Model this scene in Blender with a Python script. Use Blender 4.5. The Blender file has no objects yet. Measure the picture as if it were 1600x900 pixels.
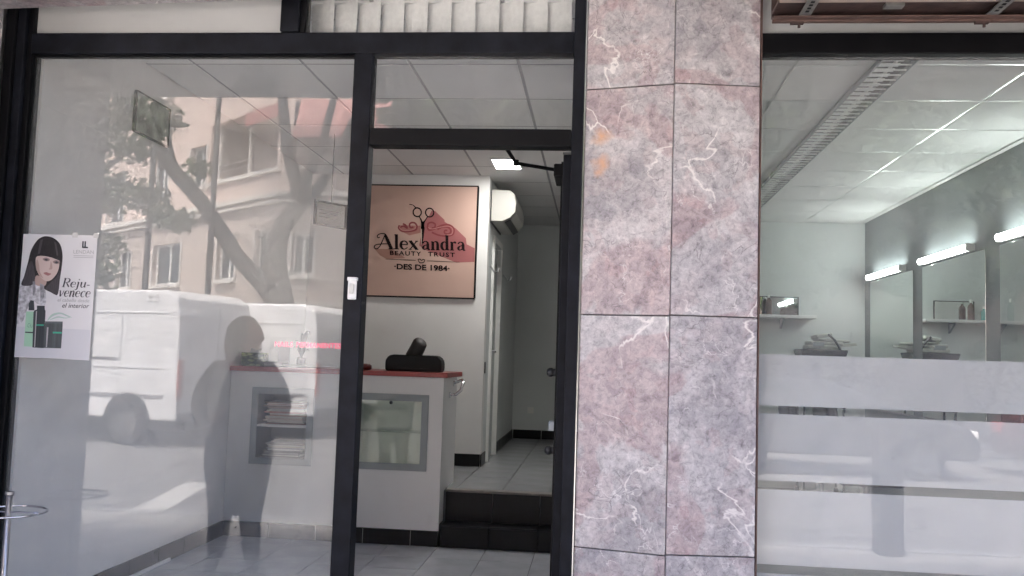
import bpy, math, random
from mathutils import Vector, Matrix
random.seed(7)
R = math.radians
sc = bpy.context.scene
COL = sc.collection

# ------------------------------------------------------------------ camera, sky, sun, exposure
cam_d = bpy.data.cameras.new('camera')
cam_d.sensor_fit = 'HORIZONTAL'; cam_d.sensor_width = 36.0
cam_d.lens = 1401.68 / 1600 * 36.0
cam_d.clip_start = 0.05; cam_d.clip_end = 2000
cam = bpy.data.objects.new('camera', cam_d); COL.objects.link(cam)
yw, pt, rl = R(-5.534), R(4.477), R(1.866)
A_ = Matrix(((math.cos(yw), -math.sin(yw), 0), (0, 0, -1), (math.sin(yw), math.cos(yw), 0)))
B_ = Matrix(((1, 0, 0), (0, math.cos(pt), math.sin(pt)), (0, -math.sin(pt), math.cos(pt))))
C_ = Matrix(((math.cos(rl), -math.sin(rl), 0), (math.sin(rl), math.cos(rl), 0), (0, 0, 1)))
M3 = C_ @ B_ @ A_
rot = Matrix((M3[0], -M3[1], -M3[2])).transposed()
cam.matrix_world = Matrix.Translation((0, 0, 1.5)) @ rot.to_4x4()
sc.camera = cam

SUN_EL, SUN_AZ = R(61), R(-24)          # azimuth from +Y (behind the shop), negative = towards -X
world = bpy.data.worlds.new('World'); sc.world = world; world.use_nodes = True
wn = world.node_tree.nodes; wl = world.node_tree.links
bg = wn['Background']
sky = wn.new('ShaderNodeTexSky'); sky.sky_type = 'NISHITA'; sky.sun_disc = False
sky.sun_elevation = SUN_EL; sky.sun_rotation = SUN_AZ
sky.air_density = .28; sky.dust_density = 5.0; sky.ozone_density = 1.0
wl.new(sky.outputs[0], bg.inputs[0]); bg.inputs[1].default_value = 0.15
sun_d = bpy.data.lights.new('sun', 'SUN'); sun_d.energy = 2.0; sun_d.angle = R(14); sun_d.color = (1, .955, .89)
sun = bpy.data.objects.new('sun', sun_d); COL.objects.link(sun)
sdir = Vector((math.sin(SUN_AZ) * math.cos(SUN_EL), math.cos(SUN_AZ) * math.cos(SUN_EL), math.sin(SUN_EL)))
sun.rotation_euler = sdir.to_track_quat('Z', 'Y').to_euler()
sun.location = (0, 0, 30)
vs = sc.view_settings
vs.view_transform = 'Standard'; vs.look = 'None'; vs.gamma = 1.0; vs.use_curve_mapping = False
vs.exposure = 3.5
cy = sc.cycles
cy.use_denoising = True
cy.max_bounces = 7; cy.diffuse_bounces = 3; cy.glossy_bounces = 4; cy.transmission_bounces = 4
cy.use_adaptive_sampling = True; cy.adaptive_threshold = .035
cy.transparent_max_bounces = 24; cy.sample_clamp_indirect = 6.0; cy.caustics_reflective = False; cy.caustics_refractive = False

# ------------------------------------------------------------------ materials
def newmat(name):
    m = bpy.data.materials.new(name); m.use_nodes = True
    return m, m.node_tree.nodes, m.node_tree.links, m.node_tree.nodes['Principled BSDF']

def mat(name, col, rough=.5, metal=0.0, var=0.0, scale=6.0, bump=0.0, bscale=60.0, spec=.5, emit=None, estr=0.0, stretch=None):
    m, n, l, p = newmat(name)
    c = (*col, 1)
    p.inputs['Base Color'].default_value = c
    p.inputs['Roughness'].default_value = rough
    p.inputs['Metallic'].default_value = metal
    p.inputs['Specular IOR Level'].default_value = spec
    if emit:
        p.inputs['Emission Color'].default_value = (*emit, 1); p.inputs['Emission Strength'].default_value = estr
    if var or bump:
        tc = n.new('ShaderNodeTexCoord'); src = tc.outputs['Object']
        if stretch:
            mp = n.new('ShaderNodeMapping'); mp.inputs['Scale'].default_value = stretch
            l.new(src, mp.inputs[0]); src = mp.outputs[0]
    if var:
        nz = n.new('ShaderNodeTexNoise'); nz.inputs['Scale'].default_value = scale; nz.inputs['Detail'].default_value = 6
        l.new(src, nz.inputs['Vector'])
        mr = n.new('ShaderNodeMapRange'); mr.inputs[1].default_value = .3; mr.inputs[2].default_value = .7
        mr.inputs[3].default_value = 1 - var; mr.inputs[4].default_value = 1 + var
        l.new(nz.outputs['Fac'], mr.inputs[0])
        hs = n.new('ShaderNodeHueSaturation'); hs.inputs['Color'].default_value = c
        l.new(mr.outputs[0], hs.inputs['Value']); l.new(hs.outputs[0], p.inputs['Base Color'])
        mr2 = n.new('ShaderNodeMapRange'); mr2.inputs[3].default_value = rough * .8; mr2.inputs[4].default_value = min(1, rough * 1.2)
        l.new(nz.outputs['Fac'], mr2.inputs[0]); l.new(mr2.outputs[0], p.inputs['Roughness'])
    if bump:
        nb = n.new('ShaderNodeTexNoise'); nb.inputs['Scale'].default_value = bscale; nb.inputs['Detail'].default_value = 4
        l.new(src, nb.inputs['Vector'])
        bp = n.new('ShaderNodeBump'); bp.inputs['Strength'].default_value = bump; bp.inputs['Distance'].default_value = .01
        l.new(nb.outputs['Fac'], bp.inputs['Height']); l.new(bp.outputs[0], p.inputs['Normal'])
    return m

def glassmat(name, f0=.055, tint=(.97, .98, .97), haze=0.0, rough=0.0):
    """thin pane: see-through with a mirror reflection that grows towards grazing angles"""
    m, n, l, p = newmat(name); n.remove(p)
    out = n['Material Output']
    ge = n.new('ShaderNodeNewGeometry')
    dot = n.new('ShaderNodeVectorMath'); dot.operation = 'DOT_PRODUCT'
    l.new(ge.outputs['Normal'], dot.inputs[0]); l.new(ge.outputs['Incoming'], dot.inputs[1])
    ab = n.new('ShaderNodeMath'); ab.operation = 'ABSOLUTE'; l.new(dot.outputs['Value'], ab.inputs[0])
    om = n.new('ShaderNodeMath'); om.operation = 'SUBTRACT'; om.inputs[0].default_value = 1; l.new(ab.outputs[0], om.inputs[1])
    pw = n.new('ShaderNodeMath'); pw.operation = 'POWER'; pw.inputs[1].default_value = 5; l.new(om.outputs[0], pw.inputs[0])
    ma = n.new('ShaderNodeMath'); ma.operation = 'MULTIPLY_ADD'; ma.inputs[1].default_value = 1 - f0; ma.inputs[2].default_value = f0
    l.new(pw.outputs[0], ma.inputs[0])
    tr = n.new('ShaderNodeBsdfTransparent'); tr.inputs[0].default_value = (*tint, 1)
    gl = n.new('ShaderNodeBsdfGlossy'); gl.inputs['Roughness'].default_value = rough
    mx = n.new('ShaderNodeMixShader')
    l.new(ma.outputs[0], mx.inputs[0]); l.new(tr.outputs[0], mx.inputs[1]); l.new(gl.outputs[0], mx.inputs[2])
    last = mx
    if haze:   # uneven white diffuse mixed in, a milky daylight veil painted on the pane
        tc = n.new('ShaderNodeTexCoord')
        nz = n.new('ShaderNodeTexNoise'); nz.inputs['Scale'].default_value = 1.6; nz.inputs['Detail'].default_value = 8; nz.inputs['Distortion'].default_value = .6
        l.new(tc.outputs['Object'], nz.inputs['Vector'])
        mr = n.new('ShaderNodeMapRange'); mr.inputs[1].default_value = .35; mr.inputs[2].default_value = .75
        mr.inputs[3].default_value = haze * .35; mr.inputs[4].default_value = haze * 1.6
        l.new(nz.outputs['Fac'], mr.inputs[0])
        df = n.new('ShaderNodeBsdfDiffuse'); df.inputs[0].default_value = (.75, .76, .76, 1)
        m2 = n.new('ShaderNodeMixShader'); l.new(mr.outputs[0], m2.inputs[0]); l.new(mx.outputs[0], m2.inputs[1]); l.new(df.outputs[0], m2.inputs[2])
        last = m2
    l.new(last.outputs[0], out.inputs[0])
    return m

def marble(name, rust=None, pink=0.0):
    m, n, l, p = newmat(name)
    tc = n.new('ShaderNodeTexCoord'); oi = n.new('ShaderNodeObjectInfo')
    mul = n.new('ShaderNodeMath'); mul.operation = 'MULTIPLY'; mul.inputs[1].default_value = 37.0
    l.new(oi.outputs['Random'], mul.inputs[0])
    add = n.new('ShaderNodeVectorMath'); add.operation = 'ADD'
    l.new(tc.outputs['Object'], add.inputs[0]); l.new(mul.outputs[0], add.inputs[1])
    V = add.outputs[0]
    def noise(scale, detail=6, dist=0., vec=V, rough=.5):
        z = n.new('ShaderNodeTexNoise'); z.inputs['Scale'].default_value = scale; z.inputs['Detail'].default_value = detail
        z.inputs['Distortion'].default_value = dist; z.inputs['Roughness'].default_value = rough
        l.new(vec, z.inputs['Vector']); return z
    def ramp(src, stops, interp='LINEAR'):
        r = n.new('ShaderNodeValToRGB'); r.color_ramp.interpolation = interp
        e = r.color_ramp.elements
        while len(e) > 2: e.remove(e[-1])
        for i, (pos, c) in enumerate(stops):
            el = e[i] if i < 2 else e.new(pos)
            el.position = pos; el.color = (*c, 1) if len(c) == 3 else c
        l.new(src, r.inputs[0]); return r
    def mix(fac, a, b, mode='MIX'):
        x = n.new('ShaderNodeMix'); x.data_type = 'RGBA'; x.blend_type = mode
        if hasattr(fac, 'is_linked') or not isinstance(fac, (int, float)): l.new(fac, x.inputs[0])
        else: x.inputs[0].default_value = fac
        for s, i in ((a, 6), (b, 7)):
            if isinstance(s, tuple): x.inputs[i].default_value = (*s, 1)
            else: l.new(s, x.inputs[i])
        return x.outputs[2]
    # large cloudy patches of grey, pale and mauve-pink
    big = noise(1.45, 5, .7)
    base = ramp(big.outputs['Fac'], [(.34, (.38, .375, .39)), (.40, (.46, .44, .45)), (.43, (.57, .56, .56)), (.492, (.555, .54, .54)), (.51, (.455, .365, .37)), (.575, (.465, .375, .38)), (.59, (.50, .475, .475)), (.64, (.42, .405, .42)), (.72, (.37, .365, .385))])
    # angular breccia cells with their own tone
    wz = noise(8., 6, 0.)
    wv = n.new('ShaderNodeVectorMath'); wv.operation = 'MULTIPLY_ADD'; wv.inputs[1].default_value = (.22, .22, .22)
    l.new(wz.outputs['Color'], wv.inputs[0]); l.new(V, wv.inputs[2])
    vc = n.new('ShaderNodeTexVoronoi'); vc.inputs['Scale'].default_value = 13.; l.new(wv.outputs[0], vc.inputs['Vector'])
    sep = n.new('ShaderNodeSeparateColor'); l.new(vc.outputs['Color'], sep.inputs[0])
    cells = ramp(sep.outputs[0], [(0, (.24, .22, .235)), (.35, (.36, .33, .335)), (.65, (.52, .49, .48)), (1., (.34, .22, .22))])
    c = mix(.34, base.outputs[0], cells.outputs[0])
    # fine mottling
    fn = noise(44., 9, .6, rough=.75)
    mo = ramp(fn.outputs['Fac'], [(.34, (.58, .57, .58)), (.47, (.96, .95, .95)), (.64, (1.22, 1.21, 1.20))])
    c = mix(1., c, mo.outputs[0], 'MULTIPLY')
    sp_ = noise(19., 10, .5, rough=.8)
    sr = ramp(sp_.outputs['Fac'], [(.36, (.60, .58, .60)), (.43, (.92, .91, .92)), (.55, (1.0, .99, .98)), (.60, (1.20, 1.18, 1.15)), (.68, (1.30, 1.28, 1.25))])
    c = mix(.55, c, sr.outputs[0], 'MULTIPLY')
    st = noise(12., 10, 1.2, rough=.74)
    so = ramp(st.outputs['Fac'], [(.36, (.62, .60, .62)), (.44, (.90, .89, .90)), (.52, (1, 1, 1)), (.64, (1.12, 1.12, 1.12))])
    c = mix(.8, c, so.outputs[0], 'MULTIPLY')
    # white veins at two scales, broken by a mask
    for scale, width, amp, mlo, mhi, col, ws in ((2.2, .012, .50, .50, .58, (.84, .80, .76), 3.2), (4.6, .010, .36, .53, .64, (.74, .71, .69), 6.), (8., .010, .30, .53, .64, (.68, .65, .64), 9.)):
        wq = noise(ws, 7, .8)
        wa = n.new('ShaderNodeVectorMath'); wa.operation = 'MULTIPLY_ADD'; wa.inputs[1].default_value = (amp, amp, amp)
        l.new(wq.outputs['Color'], wa.inputs[0]); l.new(V, wa.inputs[2])
        ve = n.new('ShaderNodeTexVoronoi'); ve.feature = 'DISTANCE_TO_EDGE'; ve.inputs['Scale'].default_value = scale
        l.new(wa.outputs[0], ve.inputs['Vector'])
        vr = ramp(ve.outputs['Distance'], [(0., (1, 1, 1)), (width * .45, (.9, .9, .9)), (width * 1.4, (0, 0, 0))])
        mk = noise(ws * .8 + 1, 4, .3); mk2 = ramp(mk.outputs['Fac'], [(mlo, (0, 0, 0)), (mhi, (1, 1, 1))])
        mm = n.new('ShaderNodeMath'); mm.operation = 'MULTIPLY'; l.new(vr.outputs[0], mm.inputs[0]); l.new(mk2.outputs[0], mm.inputs[1])
        m3 = n.new('ShaderNodeMath'); m3.operation = 'MULTIPLY'; m3.inputs[1].default_value = .85; l.new(mm.outputs[0], m3.inputs[0])
        c = mix(m3.outputs[0], c, col)
    # hair cracks, dark
    wq = noise(4., 6, 1.)
    wa = n.new('ShaderNodeVectorMath'); wa.operation = 'MULTIPLY_ADD'; wa.inputs[1].default_value = (.4, .4, .4)
    l.new(wq.outputs['Color'], wa.inputs[0]); l.new(V, wa.inputs[2])
    ve = n.new('ShaderNodeTexVoronoi'); ve.feature = 'DISTANCE_TO_EDGE'; ve.inputs['Scale'].default_value = 5.3; l.new(wa.outputs[0], ve.inputs['Vector'])
    vr = ramp(ve.outputs['Distance'], [(0., (.8, .8, .8)), (.012, (0, 0, 0))])
    mk = noise(6., 3); mk2 = ramp(mk.outputs['Fac'], [(.5, (0, 0, 0)), (.6, (1, 1, 1))])
    mm = n.new('ShaderNodeMath'); mm.operation = 'MULTIPLY'; l.new(vr.outputs[0], mm.inputs[0]); l.new(mk2.outputs[0], mm.inputs[1])
    c = mix(mm.outputs[0], c, (.16, .14, .15))
    if rust:
        for (px, py, pz, rad) in rust:
            ds = n.new('ShaderNodeVectorMath'); ds.operation = 'DISTANCE'; ds.inputs[1].default_value = (px, py, pz)
            nzv = noise(18., 5, vec=tc.outputs['Object'])
            wv2 = n.new('ShaderNodeVectorMath'); wv2.operation = 'MULTIPLY_ADD'; wv2.inputs[1].default_value = (.085, .085, .085)
            l.new(nzv.outputs['Color'], wv2.inputs[0]); l.new(tc.outputs['Object'], wv2.inputs[2])
            l.new(wv2.outputs[0], ds.inputs[0])
            rr = ramp(ds.outputs['Value'], [(0., (1, 1, 1)), (rad, (0, 0, 0))])
            c = mix(rr.outputs[0], c, (.66, .36, .20))
    l.new(c, p.inputs['Base Color'])
    rr = n.new('ShaderNodeMapRange'); rr.inputs[3].default_value = .22; rr.inputs[4].default_value = .5
    l.new(fn.outputs['Fac'], rr.inputs[0]); l.new(rr.outputs[0], p.inputs['Roughness'])
    bp = n.new('ShaderNodeBump'); bp.inputs['Strength'].default_value = .06; bp.inputs['Distance'].default_value = .004
    l.new(fn.outputs['Fac'], bp.inputs['Height']); l.new(bp.outputs[0], p.inputs['Normal'])
    return m

MT = dict(
    frame=mat('dark_blue_grey_aluminium', (.009, .010, .014), .45, 0, .5, 11, .05, 140, spec=.15),
    black=mat('black_paint', (.005, .005, .006), .45, 0, .2, 8, spec=.15),
    wall=mat('white_wall_paint', (.84, .83, .81), .75, 0, .04, 2.2, .06, 90),
    wall_dim=mat('grey_green_wall_paint', (.70, .73, .72), .7, 0, .03, 2, .05, 80),
    wall_grey=mat('dark_grey_wall_paint', (.25, .275, .285), .55, 0, .06, 2, .05, 80),
    sill=mat('grey_stone', (.25, .25, .25), .6, 0, .15, 12, .1),
    panel=mat('white_mineral_ceiling_panel', (.78, .78, .77), .85, 0, .03, 3, .15, 220),
    grid=mat('grey_ceiling_grid', (.30, .30, .31), .5),
    alu=mat('bright_aluminium', (.75, .76, .75), .28, 1.0),
    floor=mat('pale_grey_floor_tile', (.58, .60, .63), .22, 0, .10, 5, .02, 40),
    grout=mat('dark_grout', (.20, .20, .20), .9),
    skirt=mat('black_skirting_tile', (.007, .007, .009), .3, 0, .2, 20, spec=.3),
    step=mat('black_step_tile', (.006, .006, .008), .35, 0, .3, 14, .03, spec=.25),
    nosing=mat('grey_brown_stone_edge', (.20, .18, .165), .5, 0, .2, 20),
    white=mat('white_lacquer', (.76, .76, .755), .4, 0, .025, 3, .04, 60),
    red=mat('red_laminate', (.32, .035, .035), .32, 0, .1, 8),
    greytrim=mat('grey_laminate_trim', (.30, .33, .34), .45, 0, .05, 8),
    nichein=mat('grey_niche_lining', (.30, .30, .30), .6),
    chrome=mat('chrome', (.72, .73, .75), .14, 1.0),
    steel=mat('brushed_steel', (.42, .42, .43), .32, 1.0, .1, 30),
    plastic=mat('cream_plastic', (.52, .51, .47), .38),
    wplastic=mat('white_plastic', (.85, .85, .82), .35),
    blk_fabric=mat('black_fabric', (.008, .008, .009), .75, 0, .2, 30, .2, 120),
    blk_plastic=mat('black_plastic', (.012, .012, .013), .35),
    brown=mat('brown_painted_iron', (.11, .062, .05), .55, 0, .35, 14, .2, 60),
    tan=mat('tan_painted_board', (.46, .37, .30), .7, 0, .15, 7, .1, 40),
    rust=mat('dark_rusty_steel', (.06, .035, .03), .7, 0, .4, 20, .2),
    galv=mat('galvanised_steel', (.33, .32, .30), .5, .7, .25, 25),
    bounce_soffit=mat('bounce_white_soffit', (.78, .77, .75), .9, 0, .1, 3, .2, 30),  # canopy underside whitened to bounce pavement light into the shop
    mirror=mat('mirror_silver', (.86, .90, .88), .015, 1.0),
    wood=mat('bleached_wood', (.45, .36, .26), .6, 0, .2, 10),
    blind=mat('pale_fabric_slat', (.86, .85, .83), .8, 0, .08, 40, .15, 160),
    leaf=None)
MT['glass'] = glassmat('window_glass', .044, (.98, .985, .98), .075)
MT['glass_in'] = glassmat('display_glass', .02, (.95, .975, .965))
MT['glass_dark'] = mat('dark_window_glass', (.05, .06, .065), .06, 0, .1, 2)
MT['marble'] = marble('pink_grey_marble')

# ------------------------------------------------------------------ mesh helpers
class MB:
    def __init__(s): s.v = []; s.f = []
    def add(s, vs_, fs):
        o = len(s.v); s.v += [tuple(q) for q in vs_]; s.f += [[i + o for i in q] for q in fs]; return s
    def box(s, x0, x1, y0, y1, z0, z1):
        x0, x1 = sorted((x0, x1)); y0, y1 = sorted((y0, y1)); z0, z1 = sorted((z0, z1))
        return s.add([(x0, y0, z0), (x1, y0, z0), (x1, y1, z0), (x0, y1, z0), (x0, y0, z1), (x1, y0, z1), (x1, y1, z1), (x0, y1, z1)],
                     [(3, 2, 1, 0), (4, 5, 6, 7), (0, 1, 5, 4), (1, 2, 6, 5), (2, 3, 7, 6), (3, 0, 4, 7)])
    def hexa(s, b, t):   # bottom quad (counter-clockwise from above), top quad
        return s.add(list(b) + list(t), [(3, 2, 1, 0), (4, 5, 6, 7), (0, 1, 5, 4), (1, 2, 6, 5), (2, 3, 7, 6), (3, 0, 4, 7)])
    def tube(s, pts, rad, n=10, cap=True):
        pts = [Vector(p) for p in pts]
        if not isinstance(rad, (list, tuple)): rad = [rad] * len(pts)
        o = len(s.v); up = None
        for i, p in enumerate(pts):
            d = (pts[min(i + 1, len(pts) - 1)] - pts[max(i - 1, 0)]).normalized()
            if up is None: up = Vector((0, 0, 1)) if abs(d.z) < .9 else Vector((1, 0, 0))
            a = d.cross(up); a = a.normalized() if a.length > 1e-6 else Vector((1, 0, 0)); b = a.cross(d).normalized(); up = b
            for k in range(n):
                t = 2 * math.pi * k / n
                s.v.append(tuple(p + (a * math.cos(t) + b * math.sin(t)) * rad[i]))
        m = len(pts)
        for i in range(m - 1):
            for k in range(n):
                s.f.append([o + i * n + k, o + i * n + (k + 1) % n, o + (i + 1) * n + (k + 1) % n, o + (i + 1) * n + k])
        if cap:
            s.f.append([o + k for k in reversed(range(n))]); s.f.append([o + (m - 1) * n + k for k in range(n)])
        return s
    def lathe(s, prof, cx=0, cy=0, n=20):
        return s.tube([(cx, cy, z) for r, z in prof], [r for r, z in prof], n)
    def prism(s, poly, fn, d0, d1):
        """poly: 2d points; fn(u,v,d)->3d"""
        k = len(poly); o = len(s.v)
        s.v += [tuple(fn(u, v, d0)) for u, v in poly] + [tuple(fn(u, v, d1)) for u, v in poly]
        s.f.append([o + i for i in range(k)]); s.f.append([o + k + i for i in reversed(range(k))])
        for i in range(k): s.f.append([o + i, o + k + i, o + k + (i + 1) % k, o + (i + 1) % k])
        return s
    def build(s, name, m, parent=None, bevel=0, smooth=False, seg=2):
        me = bpy.data.meshes.new(name); me.from_pydata(s.v, [], s.f); me.update()
        if isinstance(m, str): m = MT[m]
        me.materials.append(m)
        import bmesh
        bm = bmesh.new(); bm.from_mesh(me); bmesh.ops.recalc_face_normals(bm, faces=bm.faces); bm.to_mesh(me); bm.free()
        if smooth:
            for pl in me.polygons: pl.use_smooth = True
        ob = bpy.data.objects.new(name, me); COL.objects.link(ob)
        if parent is not None: ob.parent = parent
        if bevel:
            md = ob.modifiers.new('bevel', 'BEVEL'); md.width = bevel; md.segments = seg; md.limit_method = 'ANGLE'; md.angle_limit = R(40)
        if smooth == 'auto' or (bevel and not smooth):
            pass
        return ob

def bx(name, m, parent, x0, x1, y0, y1, z0, z1, bevel=0):
    return MB().box(x0, x1, y0, y1, z0, z1).build(name, m, parent, bevel)

def tag(o, label=None, cat=None, group=None, kind=None):
    if label: o['label'] = label
    if cat: o['category'] = cat
    if group: o['group'] = group
    if kind: o['kind'] = kind
    return o

def thing(name, label, cat, group=None, loc=(0, 0, 0), rz=0):
    o = bpy.data.objects.new(name, None); COL.objects.link(o)
    o.empty_display_size = .1; o.location = loc; o.rotation_euler = (0, 0, rz)
    return tag(o, label, cat, group)

def struct(o): o['kind'] = 'structure'; return o

def holes(u0, u1, v0, v1, hs):
    us = sorted({u0, u1, *[min(max(h[i], u0), u1) for h in hs for i in (0, 1)]})
    vv = sorted({v0, v1, *[min(max(h[i], v0), v1) for h in hs for i in (2, 3)]})
    out = []
    for a, b in zip(us, us[1:]):
        run = None
        for c, d in zip(vv, vv[1:]):
            mu, mv = (a + b) / 2, (c + d) / 2
            if any(h[0] < mu < h[1] and h[2] < mv < h[3] for h in hs):
                if run: out.append((a, b, *run)); run = None
            else: run = (run[0], d) if run else (c, d)
        if run: out.append((a, b, *run))
    return out

def text_mesh(body, size, shear=0, offset=0, spacing=1.0, align='LEFT'):
    cu = bpy.data.curves.new('t', 'FONT'); cu.body = body; cu.size = size; cu.shear = shear; cu.offset = offset
    cu.space_character = spacing; cu.align_x = align; cu.resolution_u = 3
    ob = bpy.data.objects.new('t', cu); COL.objects.link(ob)
    bpy.context.view_layer.update()
    me = bpy.data.meshes.new_from_object(ob.evaluated_get(bpy.context.evaluated_depsgraph_get()))
    vs_ = [tuple(v.co) for v in me.vertices]; fs = [list(p.vertices) for p in me.polygons]
    bpy.data.objects.remove(ob); bpy.data.curves.remove(cu); bpy.data.meshes.remove(me)
    return vs_, fs

def put_text(mb, body, size, x, z, y, width=None, shear=0, offset=0, spacing=1.0, rot=0, fn=None):
    """text on an X-Z plane facing -Y, left edge at x, baseline z; scaled to a width"""
    vs_, fs = text_mesh(body, size, shear, offset, spacing)
    lo = min(v[0] for v in vs_); hi = max(v[0] for v in vs_)
    k = (width / (hi - lo)) if width else 1
    o = []
    for v in vs_:
        u, w = (v[0] - lo) * k, v[1]
        o.append((x + u, y, z + w) if fn is None else fn(x + u, z + w))
    mb.add(o, fs)

def ribbon(mb, pts, fn, sub=5):
    """smooth stroke of changing width; pts = (u, v, w)"""
    P = []
    n = len(pts)
    for i in range(n - 1):
        p0, p1, p2, p3 = pts[max(i - 1, 0)], pts[i], pts[i + 1], pts[min(i + 2, n - 1)]
        k = sub if n > 2 else 1
        for j in range(k):
            t = j / k
            P.append(tuple(.5 * ((2 * p1[a]) + (-p0[a] + p2[a]) * t + (2 * p0[a] - 5 * p1[a] + 4 * p2[a] - p3[a]) * t * t + (-p0[a] + 3 * p1[a] - 3 * p2[a] + p3[a]) * t ** 3) for a in range(3)))
    P.append(pts[-1])
    o = len(mb.v)
    for i, (u, v, w) in enumerate(P):
        a = P[max(i - 1, 0)]; b = P[min(i + 1, len(P) - 1)]
        dx, dy = b[0] - a[0], b[1] - a[1]; L = math.hypot(dx, dy) or 1
        nx, ny = -dy / L * w / 2, dx / L * w / 2
        mb.v.append(tuple(fn(u + nx, v + ny))); mb.v.append(tuple(fn(u - nx, v - ny)))
    for i in range(len(P) - 1): mb.f.append([o + 2 * i, o + 2 * i + 1, o + 2 * i + 3, o + 2 * i + 2])

def arc(cx, cy, rx, ry, a0, a1, w0, w1=None, n=9, wm=None):
    out = []
    for i in range(n):
        t = i / (n - 1); a = R(a0 + (a1 - a0) * t)
        w = w0 + ((w1 if w1 is not None else w0) - w0) * t
        if wm is not None: w = w + (wm - w) * math.sin(math.pi * t)
        out.append((cx + rx * math.cos(a), cy + ry * math.sin(a), w))
    return out

# ------------------------------------------------------------------ ground, road, pavements
GY = 3.8
F1, F2, CE = .194, .56, 3.1
asphalt = mat('worn_pale_asphalt', (.17, .168, .165), .85, 0, .25, 3, .3, 160)
paving = mat('pavement_slab', (.37, .36, .34), .8, 0, .14, 5, .2, 120)
kerbm = mat('granite_kerb', (.33, .33, .33), .7, 0, .15, 20, .2)
struct(MB().box(-400, 400, -400, 400, -.5, -.13).build('ground', asphalt))
struct(MB().box(-120, 120, -10.9, -.45, -.128, -.12).build('road', asphalt))
pv = struct(MB().box(-40, 40, -.30, 3.74, -.128, -.006).build('pavement', mat('pavement_joint', (.16, .155, .15), .9)))
slab_me = None
for i in range(18):
    for j in range(10):
        x = -5.4 + i * .6; y = 3.13 - j * .4 if False else -.28 + j * .4
        o = MB().box(-.295, .295, -.195, .195, -.006, 0).build('paving_slab', paving, pv) if slab_me is None else bpy.data.objects.new('paving_slab', slab_me)
        if slab_me is None: slab_me = o.data
        else: COL.objects.link(o); o.parent = pv
        o.location = (x + .3, y + .2, random.uniform(-.0015, .0015))
kb = struct(MB().box(-40, 40, -.44, -.31, -.128, -.01).build('kerb', mat('kerb_joint', (.15, .15, .15), .9)))
kme = None
for i in range(14):
    o = MB().box(-.49, .49, -.075, .075, -.12, .004).build('kerbstone', kerbm, kb, .012) if kme is None else bpy.data.objects.new('kerbstone', kme)
    if kme is None: kme = o.data
    else: COL.objects.link(o); o.parent = kb
    o.location = (-7 + i, -.375, 0)
struct(MB().box(-120, 120, -60, -10.9, -.128, .0).build('pavement_opposite', paving))
mk = mat('worn_white_road_paint', (.50, .50, .48), .7, 0, .4, 9, .2, 60)
for i, (xa, xb, ya, yb) in enumerate(((-4.45, -4.12, -.55, -3.0),)):
    o = MB().hexa([(xa, ya, -.119), (xb, ya, -.119), (xb - .45, yb, -.119), (xa - .45, yb, -.119)][::-1], [(xa, ya, -.116), (xb, ya, -.116), (xb - .45, yb, -.116), (xa - .45, yb, -.116)][::-1]).build('road_marking', mk)
    struct(o)

# ------------------------------------------------------------------ the shop's own building above and around the shopfront
shop = thing('shop_building', 'rendered building carrying the canopy above the shopfront', 'building', loc=(0, 0, 0))
facade = mat('warm_grey_render', (.42, .38, .34), .9, 0, .08, 2, .2, 50)
MB().box(-14, 14, 3.9, 12.5, 3.25, 4.9).build('upper_wall', facade, shop)
MB().box(-14, 14, 1.84, 3.898, 3.2, 3.42).build('canopy', 'bounce_soffit', shop, .01)
MB().box(-14, -3.3, 3.3, 3.9, -.01, 3.198).build('neighbour_wall', facade, shop)
MB().box(3.85, 14, 3.6, 3.9, -.01, 3.198).build('neighbour_wall', facade, shop)
MB().box(-3.4, 4, 10.9, 11.0, -.02, 3.24).build('rear_wall', facade, shop)
MB().box(-3.4, -3.3, 3.9, 10.9, -.02, 3.24).build('side_wall', facade, shop)
MB().box(3.9, 4.0, 3.9, 10.9, -.02, 3.24).build('side_wall', facade, shop)

# ------------------------------------------------------------------ marble pillar between the bays, and the flank pilasters
rust_marble = marble('pink_grey_marble_with_rust_spots', rust=[(-.245, -.06, 2.49, .05), (-.25, -.06, 2.365, .055)])
pil = thing('marble_pillar', 'wide pink and grey veined marble pillar between the door and the frosted window', 'pillar', loc=(.29, 3.85, 0))
inv = Matrix.Translation((-.29, -3.85, 0))
L0, L1, L2 = (-.076, 3.772), (.291, 3.684), (.648, 3.728)
MB().prism([(L0[0] + .012, 3.80), (.291, 3.71), (.636, 3.75), (.636, 4.02), (L0[0] + .012, 4.02)], lambda u, v, d: (u - .29, v - 3.85, d), 0, 3.198).build('core', 'grout', pil)
def slab(pa, pb, z0, z1, th, m, parent, off, name='marble_panel'):
    a, b = Vector((*pa, 0)), Vector((*pb, 0)); d = (b - a).normalized(); nrm = Vector((-d.y, d.x, 0))
    g = .0022
    a2, b2 = a + d * g, b - d * g
    q = [a2, b2, b2 + nrm * th, a2 + nrm * th]
    of = Vector(off)
    return MB().hexa([tuple(p - of + Vector((0, 0, z0 + g))) for p in q], [tuple(p - of + Vector((0, 0, z1 - g))) for p in q]).build(name, m, parent, .0025)
zj = [0.0, .736, 1.692, 2.655, 3.196]
for i in range(4):
    e = random.uniform(-.0015, .0015)
    slab(L0, L1, zj[i], zj[i + 1], .024, rust_marble if i == 2 else 'marble', pil, (.29, 3.85 + e, 0))
    slab(L1, L2, zj[i] + .004, zj[i + 1] + .004 if i < 3 else 3.197, .024, 'marble', pil, (.29, 3.85 - e, 0))
trim = MB().box(-.081 - .29, -.0765 - .29, 3.765 - 3.85, 3.80 - 3.85, 0, 3.19).build('edge_trim', 'alu', pil)
MB().box(.6485 - .29, .654 - .29, 3.725 - 3.85, 3.77 - 3.85, 0, 3.19).build('edge_trim', 'brown', pil)
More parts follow.
